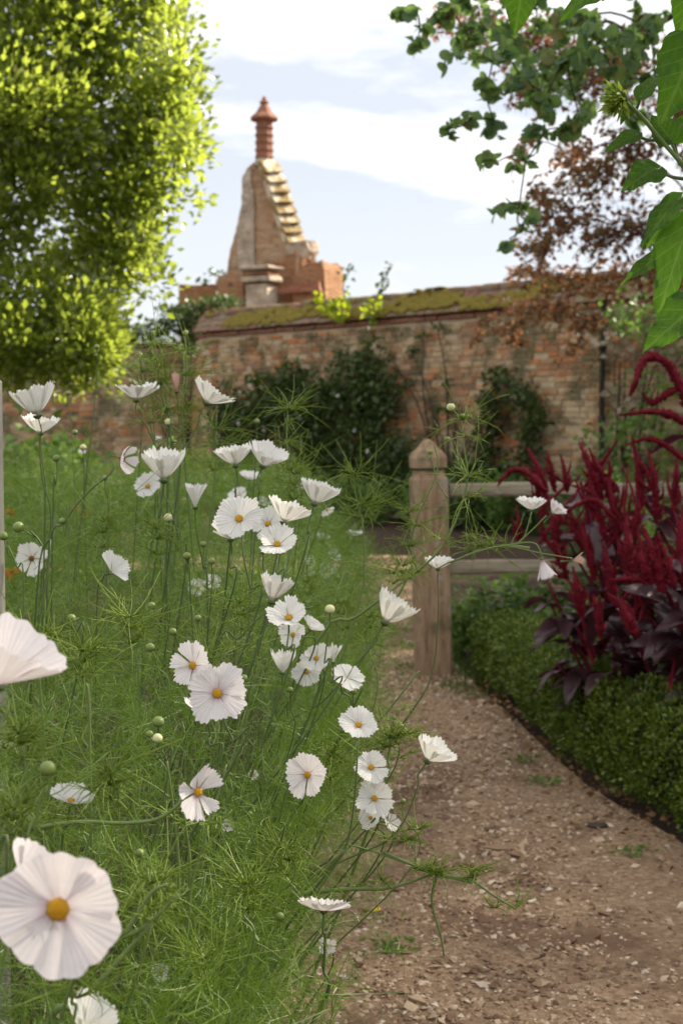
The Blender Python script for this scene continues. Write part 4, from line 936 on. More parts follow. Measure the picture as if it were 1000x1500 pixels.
amaranth(1.35, 4.85, Q(945, 790, 4.6), .24, 44, [spike(970, 860, 940, 770, 4.5, .03), spike(950, 850, 930, 800, 4.5, .026), spike(985, 860, 965, 790, 4.5, .024), ([Q(960, 850, 4.5), Q(920, 848, 4.5), Q(890, 850, 4.5)], .014), spike(925, 900, 890, 870, 4.55, .022), spike(930, 930, 905, 880, 4.5, .026), spike(990, 840, 1000, 740, 4.6, .02)],
         'amaranth with a broad flame shaped crimson head nearest the hedge', 13)
amaranth(1.05, 5.35, Q(800, 850, 5.4), .22, 40, [spike(850, 800, 830, 740, 5.2, .022), spike(815, 800, 805, 735, 5.25, .02), spike(830, 850, 812, 790, 5.2, .02), spike(760, 790, 755, 740, 5.4, .012)], 'shorter amaranth with dusky purple leaves leaning towards the fence post', 14, False)
amaranth(1.75, 6.3, Q(930, 700, 6.0), .3, 40, [spike(960, 760, 955, 680, 5.9, .022), spike(985, 750, 990, 670, 5.8, .022)], 'amaranth at the back of the group below the pale seed pods', 15)
amaranth(1.50, 5.1, Q(985, 900, 4.7), .28, 46, [spike(1000, 860, 990, 800, 4.6, .02)], 'low bushy amaranth with dark leaves in the lower right of the group', 16, False)
amaranth(1.25, 5.15, Q(880, 830, 5.0), .25, 44, [spike(900, 880, 880, 790, 4.95, .022), spike(870, 850, 850, 765, 5.0, .022), spike(850, 900, 838, 830, 4.95, .020), spike(920, 840, 915, 750, 4.9, .024), spike(880, 930, 868, 870, 4.9, .02)], 'dark leaved amaranth in the middle of the group above the hedge', 17)

# ------------------------------------------------------------------ sunflower at the right edge
def sun_leaf(root, off, base, tip, wpx, d, face, seed, stalk=None):
    b = P(*base, d); t = P(*tip, d + .02 * math.sin(seed)); ax = t - b; L = np.linalg.norm(ax); X = ax / L; f = np.array(face, float); f = norm(f - X * np.dot(f, X)); Y = np.cross(f, X)
    w = wpx / FPX * d; nx, ny = 15, 9; V = []; UV = []; rg = np.random.default_rng(seed); ph = rg.uniform(0, 6); cv = rg.uniform(.08, .34)
    for i in range(nx):
        u = i / (nx - 1); hw = w / 2 * np.interp(u, [0, .04, .12, .25, .4, .6, .8, .93, 1], [.02, .55, .9, 1.0, .93, .68, .36, .12, .0]) + .0003
        for j in range(ny):
            v = (j / (ny - 1) - .5) * 2; back = -.10 * L * abs(v) ** 1.5 * (1 - u) ** 3
            z = -cv * L * (u - .2) ** 2 + .22 * hw * abs(v) ** 1.2 + .07 * w * math.sin(u * 13 + v * 2 + ph) * abs(v) + (.012 * w * math.sin(u * 31 + ph))
            e = 1 + (.04 * math.sin(u * 40 + j) if abs(v) > .95 else 0)
            V.append(b + X * (u * L + back) + Y * v * hw * e + f * z - off); UV.append((u, v * hw / w * 2 * .6, 0))
    F = [(i * ny + j, i * ny + j + 1, (i + 1) * ny + j + 1, (i + 1) * ny + j) for i in range(nx - 1) for j in range(ny - 1)]
    me = mesh_of('leaf', np.array(V), np.array(F), M_sunleaf); at = me.attributes.new('fan', 'FLOAT_VECTOR', 'POINT'); at.data.foreach_set('vector', np.array(UV, np.float32).ravel())
    o = link('leaf', me, root)
    if stalk is not None:
        V, F3, F4 = tube([P(*stalk, d + .02) - off, (P(*stalk, d + .02) + b) / 2 + np.array([0, 0, -.004]) - off, b + X * .004 - off], [.0026, .0018], 6, 8); link('leaf_stalk', mesh_of('leaf_stalk', V, [F3, F4], M_stem), root)
    return o
sroot = np.array([1.30, 2.5, 0.]); sf = empty('sunflower', sroot, 'sunflower plant with one closed spiky bud leaning in from the right edge', 'sunflower')
ms = [sroot, np.array([1.0, 2.3, .7]), P(1075, 480, 2.0), P(1062, 340, 1.95), P(1020, 268, 1.92), P(998, 240, 1.9), P(968, 206, 1.9), P(938, 170, 1.9), P(914, 148, 1.9)]
V, F3, F4 = tube([p - sroot for p in ms], [.014, .012, .008, .0055, .0032, .003, .0028], 8, 50); link('stem', mesh_of('stem', V, [F3, F4], M_stem), sf)
V, F3, F4 = tube([P(1075, 480, 2.0) - sroot, P(1110, 200, 2.0) - sroot, P(1060, -40, 1.8) - sroot, P(960, -70, 1.75) - sroot, P(870, -80, 1.72) - sroot, P(790, -60, 1.7) - sroot], [.009, .007, .003], 8, 40); link('stem', mesh_of('stem', V, [F3, F4], M_stem), sf)
fc = (-.15, -.8, .5); fc2 = (-.5, -.6, .45); fb = (.35, -.75, -.35)
for i, (b, t, w, d, f, st) in enumerate([((936, 144), (966, 102), 27, 1.9, fc, (930, 160)), ((983, 206), (952, 166), 40, 1.9, fc2, (1000, 245)), ((984, 205), (1008, 165), 44, 1.92, fc, (1000, 245)), ((934, 196), (884, 219), 27, 1.9, fc, (962, 205)), ((963, 246), (911, 272), 52, 1.9, fc, (1000, 262)),
        ((996, 290), (934, 356), 46, 1.88, fc2, (1012, 275)), ((986, 311), (941, 361), 26, 1.93, fc, (1012, 300)), ((975, 372), (903, 409), 30, 1.9, fc, (1040, 350)), ((1012, 320), (955, 468), 78, 1.86, fc2, (1050, 330)), ((1030, 440), (939, 512), 70, 1.84, fc, (1060, 420)),
        ((990, 330), (972, 300), 30, 1.95, fc, (1012, 320)), ((1018, 60), (972, 178), 92, 1.8, (.1, -.95, .2), (1070, 0)), ((1012, -20), (992, 62), 46, 1.8, fc, (1020, -60)), ((770, -45), (752, 53), 58, 1.7, (-.1, -.9, .3), (800, -62)), ((895, -32), (815, 22), 52, 1.72, fc, (900, -78)), ((960, -50), (880, -8), 46, 1.72, fc, (960, -70)), ((1000, 340), (1015, 400), 60, 1.95, fc, (1030, 320)),
        ((925, 156), (908, 178), 20, 1.92, fc, None)]):
    sun_leaf(sf, sroot, b, t, w, d, f, i + 1, st)
# bud
bc = P(907, 144, 1.9); rg = np.random.default_rng(8)
V, F3, F4 = revolve([(.3, -.7), (.8, -.45), (1, -.1), (.95, .2), (.6, .42)], 14); Rm = frames(np.array([[-.75, -.45, -.3]]), spin=np.zeros(1))[0]; A_ = np.stack([Rm[:, 1], Rm[:, 2], Rm[:, 0]], 1)
g = G(); g.both((V * .0125) @ A_.T + bc - sroot, F3, F4); g.build('bud', M_calyx, sf)
n = 110; d0 = norm(rg.normal(0, 1, (n, 3))); d0 = d0 * np.sign((d0 @ Rm[:, 0]) + .35)[:, None]; g = G(); V, F = place(*leaf_t(.30, .05, -.2), frames(d0 + Rm[:, 0] * .75, rng=rg), bc - sroot + d0 * .0095, .021 * rg.uniform(.7, 1.2, n)); g.add(V, F); g.build('bract', M_fern_bright, sf, kind='stuff')

# ------------------------------------------------------------------ cosmos thread foliage
def ribbon(pts, w0, w1, nrm):
    pts = np.asarray(pts, float); m = len(pts); t = norm(np.gradient(pts, axis=0)); s = norm(np.cross(t, nrm)); w = np.linspace(w0, w1, m)[:, None] / 2
    V = np.concatenate([pts - s * w, pts + s * w]); F = []
    for i in range(m - 1): F += [[i, i + 1, m + i + 1], [i, m + i + 1, m + i]]
    return V, np.array(F)
def fern_template(seed, npair=5, L=1.0, seg=3, sub=True, w=.0135):
    rg = np.random.default_rng(seed); g = G(); bend = rg.uniform(-.25, .35); tw = rg.normal(0, .12)
    def ax(u): return np.array([u * L, tw * u * u, bend * u * u * .8])
    V, F = ribbon([ax(u) for u in np.linspace(0, 1, 5)], w * 1.1, w * .5, np.array([0, rg.normal(0, .5), 1])); g.add(V, F)
    for k in range(npair):
        u = .22 + .7 * k / npair
        for sgn in (-1, 1):
            ln = L * (.46 - .25 * abs(u - .45)) * rg.uniform(.8, 1.35); a = rg.uniform(.5, 1.2); cur = rg.uniform(-1.6, 1.8); up = rg.normal(.1, .6)
            b = ax(u); dr = norm(np.array([math.cos(a), sgn * math.sin(a), up])); pr = np.array([cur, -sgn * cur * .4, rg.normal(0, 1.3)])
            ps = [b + dr * ln * q + pr * ln * q * q * .5 for q in np.linspace(0, 1, seg + 1)]; V, F = ribbon(ps, w, w * .45, rg.normal(0, 1, 3) + np.array([0, 0, 1])); g.add(V, F)
            if sub:
                for q in (.4, .65):
                    if rg.random() < .8:
                        b2 = b + dr * ln * q + pr * ln * q * q * .5; d2 = norm(dr + rg.normal(0, .55, 3)); l2 = ln * .45; V, F = ribbon([b2, b2 + d2 * l2 * .5, b2 + d2 * l2 + rg.normal(0, .1, 3) * l2], w * .85, w * .4, rg.normal(0, 1, 3)); g.add(V, F)
    return np.concatenate(g.V), np.concatenate(g.F3)
FT = [fern_template(s) for s in range(14)]
FT2 = [fern_template(50 + s, 5, seg=2, sub=False, w=.019) for s in range(8)]
def edge_x(y): return np.interp(y, [.5, 1.2, 1.45, 1.6, 2, 2.5, 3, 4, 5, 6, 8, 12], [-.13, -.11, -.08, -.03, .01, .05, .08, .12, .12, .05, -.1, -.35])
def bed_h(y): return np.interp(y, [.6, 1.0, 1.3, 1.6, 2, 2.5, 3, 4, 6, 9, 12], [.60, .68, .76, .84, .90, .94, .97, 1.0, 1.04, 1.02, .95])
def bed_points(n, y0, y1, rg, pw=1.0, thick=.22, xl=.28):
    y = y0 + (y1 - y0) * rg.random(n) ** pw; ex = edge_x(y); lo = -xl * y - .45; 
    # 72% top surface, 28% along the hanging right edge
    edge = rg.random(n) < .30; x = lo + (ex - lo) * rg.random(n)
    H = bed_h(y); rr = .22; dx = np.clip((x - (ex - rr)) / rr, 0, 1); top = H - .30 * dx ** 2 * H
    lump = np.array([mnoise.noise(Vector((a * 2.6, b * 2.0, 1))) * .13 + mnoise.noise(Vector((a * 8, b * 7, 4))) * .09 for a, b in zip(x, y)])
    z = top + lump - thick * rg.random(n) ** 1.6
    ze = rg.uniform(.06, 1, n) ** 1.0 * H * .8; xe = ex + .04 * np.sin(y * 5) - .04 + lump * .6 - .10 * rg.random(n) - .27 * np.clip((.75 - ze) / .75, 0, 1)
    x = np.where(edge, xe, x); z = np.where(edge, ze, z)
    return np.stack([x, y, np.maximum(z, .04)], 1), edge
def ferns(name, n, y0, y1, T, size, mat, seed, label, thick=.22, pw=1.0, updir=.4):
    rg = np.random.default_rng(seed); p, edge = bed_points(n, y0, y1, rg, pw, thick); g = G()
    cl = np.array([mnoise.noise(Vector(tuple(q * np.array([11, 9, 5])))) for q in p]); kp = rg.random(len(p)) < np.clip(.72 + cl * 1.9, .12, 1); p, edge = p[kp], edge[kp]
    dr = rg.normal(0, .8, (len(p), 3)) + np.array([0, 0, 1]) * updir; dr[edge, 0] += .8; dr[edge, 2] -= .2; k = rg.integers(0, len(T), len(p)); M = frames(dr, rng=rg); s = size * rg.uniform(.7, 1.35, len(p))
    for i, (tv, tf) in enumerate(T):
        m = k == i
        if m.any(): V, F = place(tv, tf, M[m], p[m], s[m]); g.add(V, F)
    o = g.build(name, mat, smooth=False); tag(o, label, 'foliage', kind='stuff')
ferns('cosmos_foliage', 15000, .95, 4.3, FT, .062, M_fern, 61, 'fine feathery green cosmos foliage filling the border left of the path', pw=1.35, thick=.26)
ferns('cosmos_foliage', 6800, 4.2, 11.8, FT2, .11, M_fern, 62, 'hazy feathery green foliage at the far end of the cosmos border', pw=1.3, thick=.30)
# understorey mass of stems
rg = np.random.default_rng(64); g = G()
p, e = bed_points(200, .9, 8, rg, 1.3, .1)
for q in p:
    b = np.array([min(q[0] - abs(rg.normal(0, .12)) - .05, edge_x(q[1]) - .28), q[1] + rg.normal(0, .12), 0]); m_ = (b + q) / 2 + np.array([rg.normal(0, .04), rg.normal(0, .04), .03]); V, F3, F4 = tube([b, m_, q + np.array([0, 0, .03])], [.0030, .0018, .0009], 5, 7); g.both(V, F3, F4)
tag(g.build('cosmos_stems', M_stem), 'tangle of thin green cosmos stems inside the border', 'stems', kind='stuff')
# coarser leaves low down so the soil is covered
ferns('low_cosmos_foliage', 2400, .9, 7.0, FT2, .10, M_fern, 63, 'lower layer of feathery foliage shading the soil of the cosmos border', thick=.55, pw=1.3)

# ------------------------------------------------------------------ cosmos flowers
def petal(L, ha, e0, e1, teeth, rg, rag=1.0, r0=.05, off=0.0, curl=0.0):
    nu, nv = 9, 19; V = []; UV = []; ph = rg.uniform(0, 6); amp = rg.uniform(.02, .05); tj = rg.uniform(-1, 1, teeth * 2 + 2)
    for i in range(nu):
        u = i / (nu - 1)
        for j in range(nv):
            v = (j / (nv - 1) - .5) * 2
            tt = (v + 1) / 2 * teeth; fr = abs((tt % 1) - .5) * 2; tip = 1 - .09 * v * v - rag * (.075 * fr + .045 * tj[int(tt)])
            s = u * (1 + (tip - 1) * u ** 2); a = v * ha * (.74 + .26 * min(1, u * 1.5)) 
            nst = 6; rho = r0 * L; z = 0; 
            for q in range(nst):
                uu = s * (q + .5) / nst; el = e0 + e1 * uu + curl * uu ** 3; rho += math.cos(el) * L * s / nst; z += math.sin(el) * L * s / nst
            z += L * (.018 * math.cos(v * PI * teeth * .9) * u + amp * math.sin(v * 3.2 + ph) * u * u + off * (1 - .5 * u)) + L * .05 * v * u * .5
            V.append((rho * math.cos(a), rho * math.sin(a), z)); UV.append((u, v * .5 + .5, 0))
    F = [(i * nv + j, i * nv + j + 1, (i + 1) * nv + j + 1, (i + 1) * nv + j) for i in range(nu - 1) for j in range(nv - 1)]
    return np.array(V), np.array(F), np.array(UV, np.float32)
def axis_mat(n, spin):
    n = norm(np.array(n, float)); M = frames(n[None], spin=np.array([spin]))[0]; return np.stack([M[:, 1], M[:, 2], M[:, 0]], 1)
# disc template
def disc_geo(r, rg):
    g = G(); V, F3, F4 = revolve([(1, 0), (.95, .25), (.7, .45), (.3, .5)], 14); g.both(V * r, F3, F4)
    n = 90; k = np.arange(n) + .5; ph = np.arccos(1 - .85 * k / n); th = PI * (1 + 5 ** .5) * k; d = np.stack([np.cos(th) * np.sin(ph), np.sin(th) * np.sin(ph), np.cos(ph) * .55], 1)
    tv = np.array([[0, 1, 0], [0, -.5, .87], [0, -.5, -.87], [1, 0, 0.]]) * np.array([1.1, .4, .4]); tf = np.array([[0, 1, 3], [1, 2, 3], [2, 0, 3]])
    V, F = place(tv, tf, frames(d, rng=rg), d * r * .9, r * .22 * rg.uniform(.8, 1.7, n)); g.add(V, F); return g
def calyx_geo(r):
    g = G(); V, F3, F4 = revolve([(.22, -.75), (.6, -.55), (.85, -.2), (.8, .05)], 12); g.both(V * r, F3, F4)
    for k in range(8):
        a = 2 * PI * k / 8; tv = np.array([[.5, -.16, -.4], [.5, .16, -.4], [1.25, .2, -.25], [1.25, -.2, -.25], [2.3, 0, -.05]]) * r; c, s = math.cos(a), math.sin(a)
        g.add(tv @ np.array([[c, s, 0], [-s, c, 0], [0, 0, 1]]), np.array([[0, 1, 2], [0, 2, 3], [3, 2, 4]]))
    return g
def ground_root(c, rg, d):
    x = min(c[0] - rg.uniform(.0, .10), float(edge_x(c[1])) - rg.uniform(.30, .50)); return np.array([x, c[1] + rg.uniform(.0, .14), 0])
COS = 0
def flower(px, py, w, d, ax, label, open_=18, droop=-6, n=8, mat=None, ha=.45, miss=(), disc=True, stem=(), curl=0, teeth=5, rag=1.25, discmat=None, group='white cosmos flowers', jit=0.10, spin=None, sr=.00125, toground=True, smat=None):
    global COS; COS += 1; rg = np.random.default_rng(1000 + COS); mat = mat or M_pet_w
    c = P(px, py, d); N_ = norm(np.array([ax[0], -ax[2], ax[1]], float)); R = axis_mat(N_, rg.uniform(0, 6) if spin is None else spin); cup = ax[2] < .5 and open_ < 60; open_ = open_ * 1.2 if cup else open_; droop = abs(droop) if cup else droop; ha = ha * 1.16 if cup and n == 8 else ha; jit = jit * .45 if cup else jit; rag = rag * .72 if cup else rag; vr = (.95, 1.03) if cup else (.86, 1.08); e0 = math.radians(open_ + -droop); e1 = math.radians(droop * 2)
    em = math.radians(open_); L = w / 2 / FPX * d / max(.45, math.cos(em)) / 1.03
    rootp = ground_root(P(stem[-1][0], stem[-1][1], d) if stem else c, rg, d) if toground else c - N_ * .05
    rt = empty('cosmos_flower', rootp, label, 'flower', group)
    for k in range(n):
        if k in miss: continue
        V, F, UV = petal(L * rg.uniform(*vr), ha * rg.uniform(.9, 1.1), e0 + rg.normal(0, jit), e1 + rg.normal(0, jit), teeth, rg, rag, off=.012 * (k % 2), curl=curl)
        a = 2 * PI * k / n + rg.normal(0, .05); Rz = np.array([[math.cos(a), -math.sin(a), 0], [math.sin(a), math.cos(a), 0], [0, 0, 1]])
        V = V @ (R @ Rz).T + c - rootp; me = mesh_of('petal', V, F, mat); at = me.attributes.new('fan', 'FLOAT_VECTOR', 'POINT'); at.data.foreach_set('vector', UV.ravel()); link('petal', me, rt)
    if disc:
        g = disc_geo(L * (.145 if w < 150 else .18), rg); V = np.concatenate(g.V) @ R.T + c - rootp + N_ * L * (.02 + .13 * math.tan(min(e0, 1.1))); o = link('flower_centre', mesh_of('flower_centre', V, [np.concatenate(g.F3), np.concatenate(g.F4)], None), rt); o.data.materials.append(discmat or M_disc)
    g = calyx_geo(L * .15); V = np.concatenate(g.V) @ R.T + c - rootp - N_ * L * .02; o = link('calyx', mesh_of('calyx', V, [np.concatenate(g.F3), np.concatenate(g.F4)], None, False), rt); o.data.materials.append(M_calyx)
    mk_stem(rt, rootp, c - N_ * L * .12, N_, stem, d, rg, sr, toground, smat); return rt
def mk_stem(rt, rootp, top, N_, stem, d, rg, sr, toground=True, mat=None):
    pts = [top, top - N_ * .022]
    if stem:
        for q in stem: pts.append(P(q[0], q[1], q[2] if len(q) > 2 else d))
    elif toground:
        m1 = top - N_ * .05 + np.array([rg.normal(0, .006), 0, -.06]); pts.append(m1)
    if toground:
        l = pts[-1]; pts.append(l * .45 + rootp * .55 + np.array([rg.normal(0, .04), rg.normal(0, .04), .02])); pts.append(rootp)
    r = [sr * .85, sr, sr * 1.1, sr * 1.5, sr * 2.0]; V, F3, F4 = tube([p - rootp for p in pts], r, 6, 34); link('stem', mesh_of('stem', V, [F3, F4], mat or M_stem_dark), rt)

fl = flower; BW = 'side view cup'
fl(55, 607, 66, 2.5, (-.22, .95, .05), 'white cup shaped cosmos at the top left corner of the border seen from the side', 44, -14, stem=[(58, 640), (62, 700), (74, 745), (72, 790), (55, 860)])
fl(60, 634, 56, 2.7, (.05, 1, .12), 'flatter white cosmos directly under the top left cup', 34, -14, stem=[(64, 690), (66, 760)])
fl(200, 585, 66, 2.7, (.05, .98, .12), 'white cosmos with two wing like petal groups at the upper left of the climber', 30, -8, miss=(2, 3), spin=2.2, stem=[(212, 620), (228, 655), (240, 700)])
fl(259, 573, 26, 2.7, (-.05, 1, .05), 'withered salmon pink cosmos with petals closed upright', 76, 4, n=6, mat=M_pet_s, ha=.7, disc=False, rag=1.5, stem=[(252, 610), (246, 660)], group=None)
fl(303, 590, 66, 2.6, (.50, .85, -.05), 'white cosmos tilted to the right beside the salmon pink bud', 32, -10, stem=[(290, 620), (272, 660), (262, 700)])
fl(180, 672, 44, 2.45, (.85, -.15, .35), 'drooping blush cosmos with hanging petals touching a big white cup', 30, 30, n=6, mat=M_pet_p, stem=[(165, 690), (130, 720), (95, 765), (70, 830)], disc=True, discmat=M_disc_dark)
fl(240, 702, 66, 2.4, (.0, 1, .10), 'large white cup cosmos seen from the side below the withered bud', 44, -14, stem=[(248, 740), (262, 790), (270, 850)])
fl(217, 713, 42, 2.9, (0, .35, .9), 'small open white cosmos peeping out under the large white cup', 22, -6)
fl(286, 742, 33, 2.35, (.0, 1, .1), 'half open creamy white cosmos bud left of the main cluster', 64, -6, n=8, disc=False, rag=1.2, stem=[(288, 780), (298, 830), (304, 880)])
fl(345, 681, 58, 2.5, (-.12, .98, .10), 'white cosmos seen edge on at the left of the overlapping pair', 36, -12, stem=[(344, 720), (340, 770)])
fl(385, 682, 62, 2.45, (.34, .80, .30), 'white cosmos overlapping the right side of its neighbour above the main cluster', 36, -8, stem=[(380, 720), (374, 780)])
fl(461, 737, 58, 2.5, (.28, .90, .10), 'white cup cosmos at the top right of the main cluster', 40, -12, stem=[(450, 780), (440, 830)])
fl(351, 761, 74, 2.15, (-.10, .42, .85), 'wide open white cosmos with gold centre in the middle of the main cluster', 20, -10, stem=[(356, 810), (366, 860), (372, 910)])
fl(338, 789, 58, 2.2, (-.02, .88, .40), 'white cosmos tucked under the wide open flower of the main cluster', 38, -10, stem=[(337, 830), (334, 890)])
fl(393, 768, 56, 2.3, (-.15, .40, .85), 'white cosmos with gold centre between the wide open flower and the tilted cup', 20, -8)
fl(416, 764, 66, 2.15, (.34, .92, -.05), 'ribbed white cosmos cup tilted away at the right of the main cluster', 36, -8, stem=[(408, 800), (400, 840), (394, 890)])
fl(406, 800, 60, 2.1, (.05, .72, .65), 'white cosmos with gold centre lowest in the main cluster', 30, -12, stem=[(405, 840), (400, 890)])
fl(163, 838, 56, 2.2, (.55, .45, .55), 'white half petal fan veiled by thin threads left of centre', 25, 0, miss=(3, 4, 5, 6), spin=.2, disc=False)
fl(47, 818, 54, 2.9, (-.1, .05, .95), 'faded white cosmos with orange brown centre deep at the left', 16, 10, n=7, discmat=M_disc_dark)
fl(-2, 1000, 150, 1.12, (.50, .86, .10), 'very large close white cosmos cut off by the left edge', 38, -4, n=6, ha=.62, mat=M_pet_p, disc=False, teeth=3, rag=.5, stem=[(-12, 1080), (-15, 1200)])
fl(423, 908, 66, 1.95, (.03, .74, .62), 'white cosmos fan with gold centre above the small cluster', 28, -14, stem=[(420, 950), (416, 1000)])
fl(398, 880, 48, 2.1, (.25, .95, .0), 'white cosmos cup peeping from behind the fan above the small cluster', 48, -8, stem=[(385, 900), (350, 935), (310, 970)])
fl(430, 930, 46, 2.15, (-.45, .2, .85), 'small white cosmos facing left under the white fan', 18, -8)
fl(455, 922, 36, 2.3, (.5, .8, .2), 'narrow white cosmos seen from the side right of the white fan', 30, -5)
fl(463, 965, 46, 2.2, (.05, .5, .85), 'white cosmos with gold centre in the middle of the small cluster', 20, -8)
fl(449, 984, 44, 2.3, (-.1, .1, .95), 'white cosmos with orange centre at the bottom of the small cluster', 18, -8)
fl(414, 984, 36, 2.0, (.05, .95, .2), 'crumpled half open cream cosmos at the left of the small cluster', 62, 10, n=8, rag=2, disc=False, stem=[(410, 1010), (396, 1050), (370, 1090)])
fl(488, 969, 25, 2.0, (.0, 1, .1), 'closed cream cosmos bud opening beside the small cluster', 74, -4, n=8, disc=False, stem=[(484, 1000), (474, 1040)])
fl(508, 993, 54, 2.1, (.35, .75, .55), 'flat white cosmos turned to the right of the small cluster', 14, -6, disc=False)
fl(564, 911, 66, 2.4, (.52, .85, -.02), 'ribbed white cosmos cup leaning towards the fence post', 44, -16, stem=[(550, 940), (520, 975), (470, 1030), (400, 1090)])
fl(641, 833, 42, 2.5, (.0, .97, .15), 'small white cosmos in front of the timber post', 32, -10, teeth=3, stem=[(642, 870), (640, 920), (632, 985), (590, 1060)])
fl(525, 1063, 58, 1.9, (.0, .62, .75), 'open white cosmos with gold centre at the top of the row beside the path', 20, -10, stem=[(523, 1110), (518, 1180), (506, 1240), (470, 1290)])
fl(543, 1125, 54, 2.0, (.10, .55, .80), 'white cosmos directly below the open one beside the path', 24, -10)
fl(548, 1170, 58, 2.0, (.05, .40, .85), 'white cosmos in the lower middle of the row beside the path', 20, -8)
fl(543, 1198, 36, 2.05, (-.2, .4, .85), 'partly hidden white cosmos low in the row beside the path', 20, -6)
fl(570, 1205, 32, 2.05, (.6, .3, .5), 'ragged white cosmos at the bottom of the row beside the path', 20, -4, disc=False, n=6)
fl(626, 1114, 70, 2.0, (.50, .82, .05), 'white cosmos with split petals standing out over the gravel path', 34, -10, miss=(1, 5), stem=[(612, 1150), (590, 1205), (560, 1235), (500, 1262), (440, 1300)], spin=.5)
fl(451, 1135, 68, 1.8, (-.28, .18, .92), 'open blush white cosmos with gold centre left of the path row', 14, -6, mat=M_pet_p, stem=[(425, 1150), (410, 1200), (400, 1260)])
fl(284, 975, 74, 1.8, (-.42, .25, .85), 'ribbed blush white cosmos behind the largest mid ground bloom', 18, -8, mat=M_pet_p, disc=True, discmat=M_disc)
fl(319, 1016, 96, 1.62, (-.08, .22, .95), 'largest mid ground white cosmos with gold centre facing the camera', 14, -10, mat=M_pet_p, n=8, ha=.46, stem=[(328, 1055), (341, 1085), (343, 1115)])
fl(303, 1050, 54, 1.75, (-.15, .95, .2), 'white cosmos cup half hidden beneath the largest mid ground bloom', 42, -6, n=7, stem=[(306, 1090), (306, 1150)])
fl(289, 1160, 88, 1.45, (.62, .12, .72), 'tattered blush cosmos with curled narrow petals above the lower left bloom', 24, 14, n=8, mat=M_pet_p, ha=.40, rag=1.6, miss=(5,), stem=[(262, 1178), (230, 1200), (180, 1206), (120, 1204), (60, 1212), (0, 1235)], sr=.002, jit=.2, smat=M_stem)
fl(104, 1175, 62, 1.5, (.20, .93, .25), 'small white cosmos opening upward at the lower left', 26, -10, stem=[(98, 1210), (90, 1260)])
fl(474, 1334, 84, 1.75, (.03, .93, -.25), 'blush white cosmos seen from below near the bottom edge of the border', 17, -14, mat=M_pet_p, stem=[(476, 1370), (474, 1420), (468, 1480)], sr=.0018)
fl(87, 1330, 186, 1.0, (.0, .10, 1), 'biggest closest white cosmos with orange centre at the lower left', 13, -8, n=7, ha=.58, mat=M_pet_p, teeth=2, rag=1.0, spin=.3, jit=.16)
fl(30, 1282, 84, 1.1, (.7, .65, .1), 'pale cosmos seen from behind at the left of the biggest bloom', 36, -4, n=6, ha=.6, mat=M_pet_p, disc=False, teeth=3, rag=.5, stem=[(10, 1285), (-20, 1290)])
fl(122, 1512, 84, 1.25, (.42, .85, .1), 'white cosmos rising from the bottom edge below the biggest bloom', 40, -8, mat=M_pet_w, disc=False)
fl(235, 1425, 30, 1.7, (.2, .4, .8), 'small white cosmos buried in the foliage near the bottom', 20, -6)
fl(777, 747, 46, 2.9, (.02, .98, .08), 'small white cosmos in front of the amaranths at the end of a long branch', 30, -10, teeth=3, toground=False)
fl(808, 752, 30, 2.9, (.55, .70, .2), 'small blush cosmos tilted beside the white one in front of the amaranths', 40, -6, mat=M_pet_p, toground=False)
fl(793, 820, 30, 2.9, (.25, -.9, .1), 'drooping pinkish cosmos hanging from the long branch', 55, 0, mat=M_pet_p, n=6, toground=False, disc=False)
fl(838, 821, 20, 2.9, (.9, .1, .2), 'spent cosmos head at the tip of the long branch', 60, 0, mat=M_pet_s, n=5, toground=False, disc=False)
# smaller blurred blooms further back
for (px, py, w, d, ax, lab) in [(478, 746, 22, 3.2, (.4, -.6, .5), 'small pink tinted bloom hanging under the top right cup'), (365, 702, 32, 4.0, (.1, .9, .3), 'blurred white bloom just below the overlapping pair'), (350, 728, 30, 4.4, (-.2, .7, .6), 'blurred white bloom above the wide open flower'), (383, 738, 26, 4.6, (.2, .8, .5), 'blurred white bloom right behind the main cluster'), (440, 716, 20, 4.8, (0, .8, .5), 'tiny white bloom left of the top right cup'),
        (472, 790, 24, 5.2, (.2, .95, .2), 'flat white bloom beyond the border above the cross path'), (487, 816, 26, 5.2, (.4, .6, .5), 'tilted white bloom by the cross path'), (456, 824, 24, 5.0, (-.2, .7, .6), 'white bloom leftmost of the group by the cross path'), (478, 837, 28, 5.0, (0, .3, .9), 'white bloom with orange centre facing out by the cross path'), (454, 841, 16, 5.0, (0, .8, .5), 'smallest white bloom of the group by the cross path'), (519, 785, 24, 5.6, (.1, .97, .15), 'lone flat white bloom right of the group by the cross path'),
        (312, 852, 24, 2.9, (.3, .3, .9), 'white bloom seen through leaves left of the small cluster'), (290, 862, 28, 3.0, (-.2, .4, .8), 'white bloom half hidden in leaves below the wide open flower'), (372, 1135, 16, 2.1, (0, .4, .9), 'tiny white bloom hidden left of the blush flower'), (333, 1210, 20, 1.9, (.3, .3, .8), 'scrap of white bloom right of the tattered flower'), (478, 1385, 28, 2.0, (.1, .2, .9), 'ghostly pale bloom below the flower seen from below'), (232, 645, 14, 3.8, (0, .9, .3), 'tiny white bloom behind the large white cup'), (121, 662, 12, 4, (0, .7, .6), 'pale half open bloom between the left stems')]:
    fl(px, py, w, d, ax, lab, 24, -8, n=7, teeth=3, group='small blurred cosmos blooms')
# curled petal at the bottom of the path
V, F, UV = petal(.05, .35, .9, 1.6, 5, np.random.default_rng(5), 1.0); me = mesh_of('curled_petal', V, F, M_pet_w); at = me.attributes.new('fan', 'FLOAT_VECTOR', 'POINT'); at.data.foreach_set('vector', UV.ravel())
o = link('curled_petal', me, None, P(636, 1502, 2.88)); o.rotation_euler = (0, -.3, .3); tag(o, 'curled white petal lying on the path at the bottom edge', 'petal')

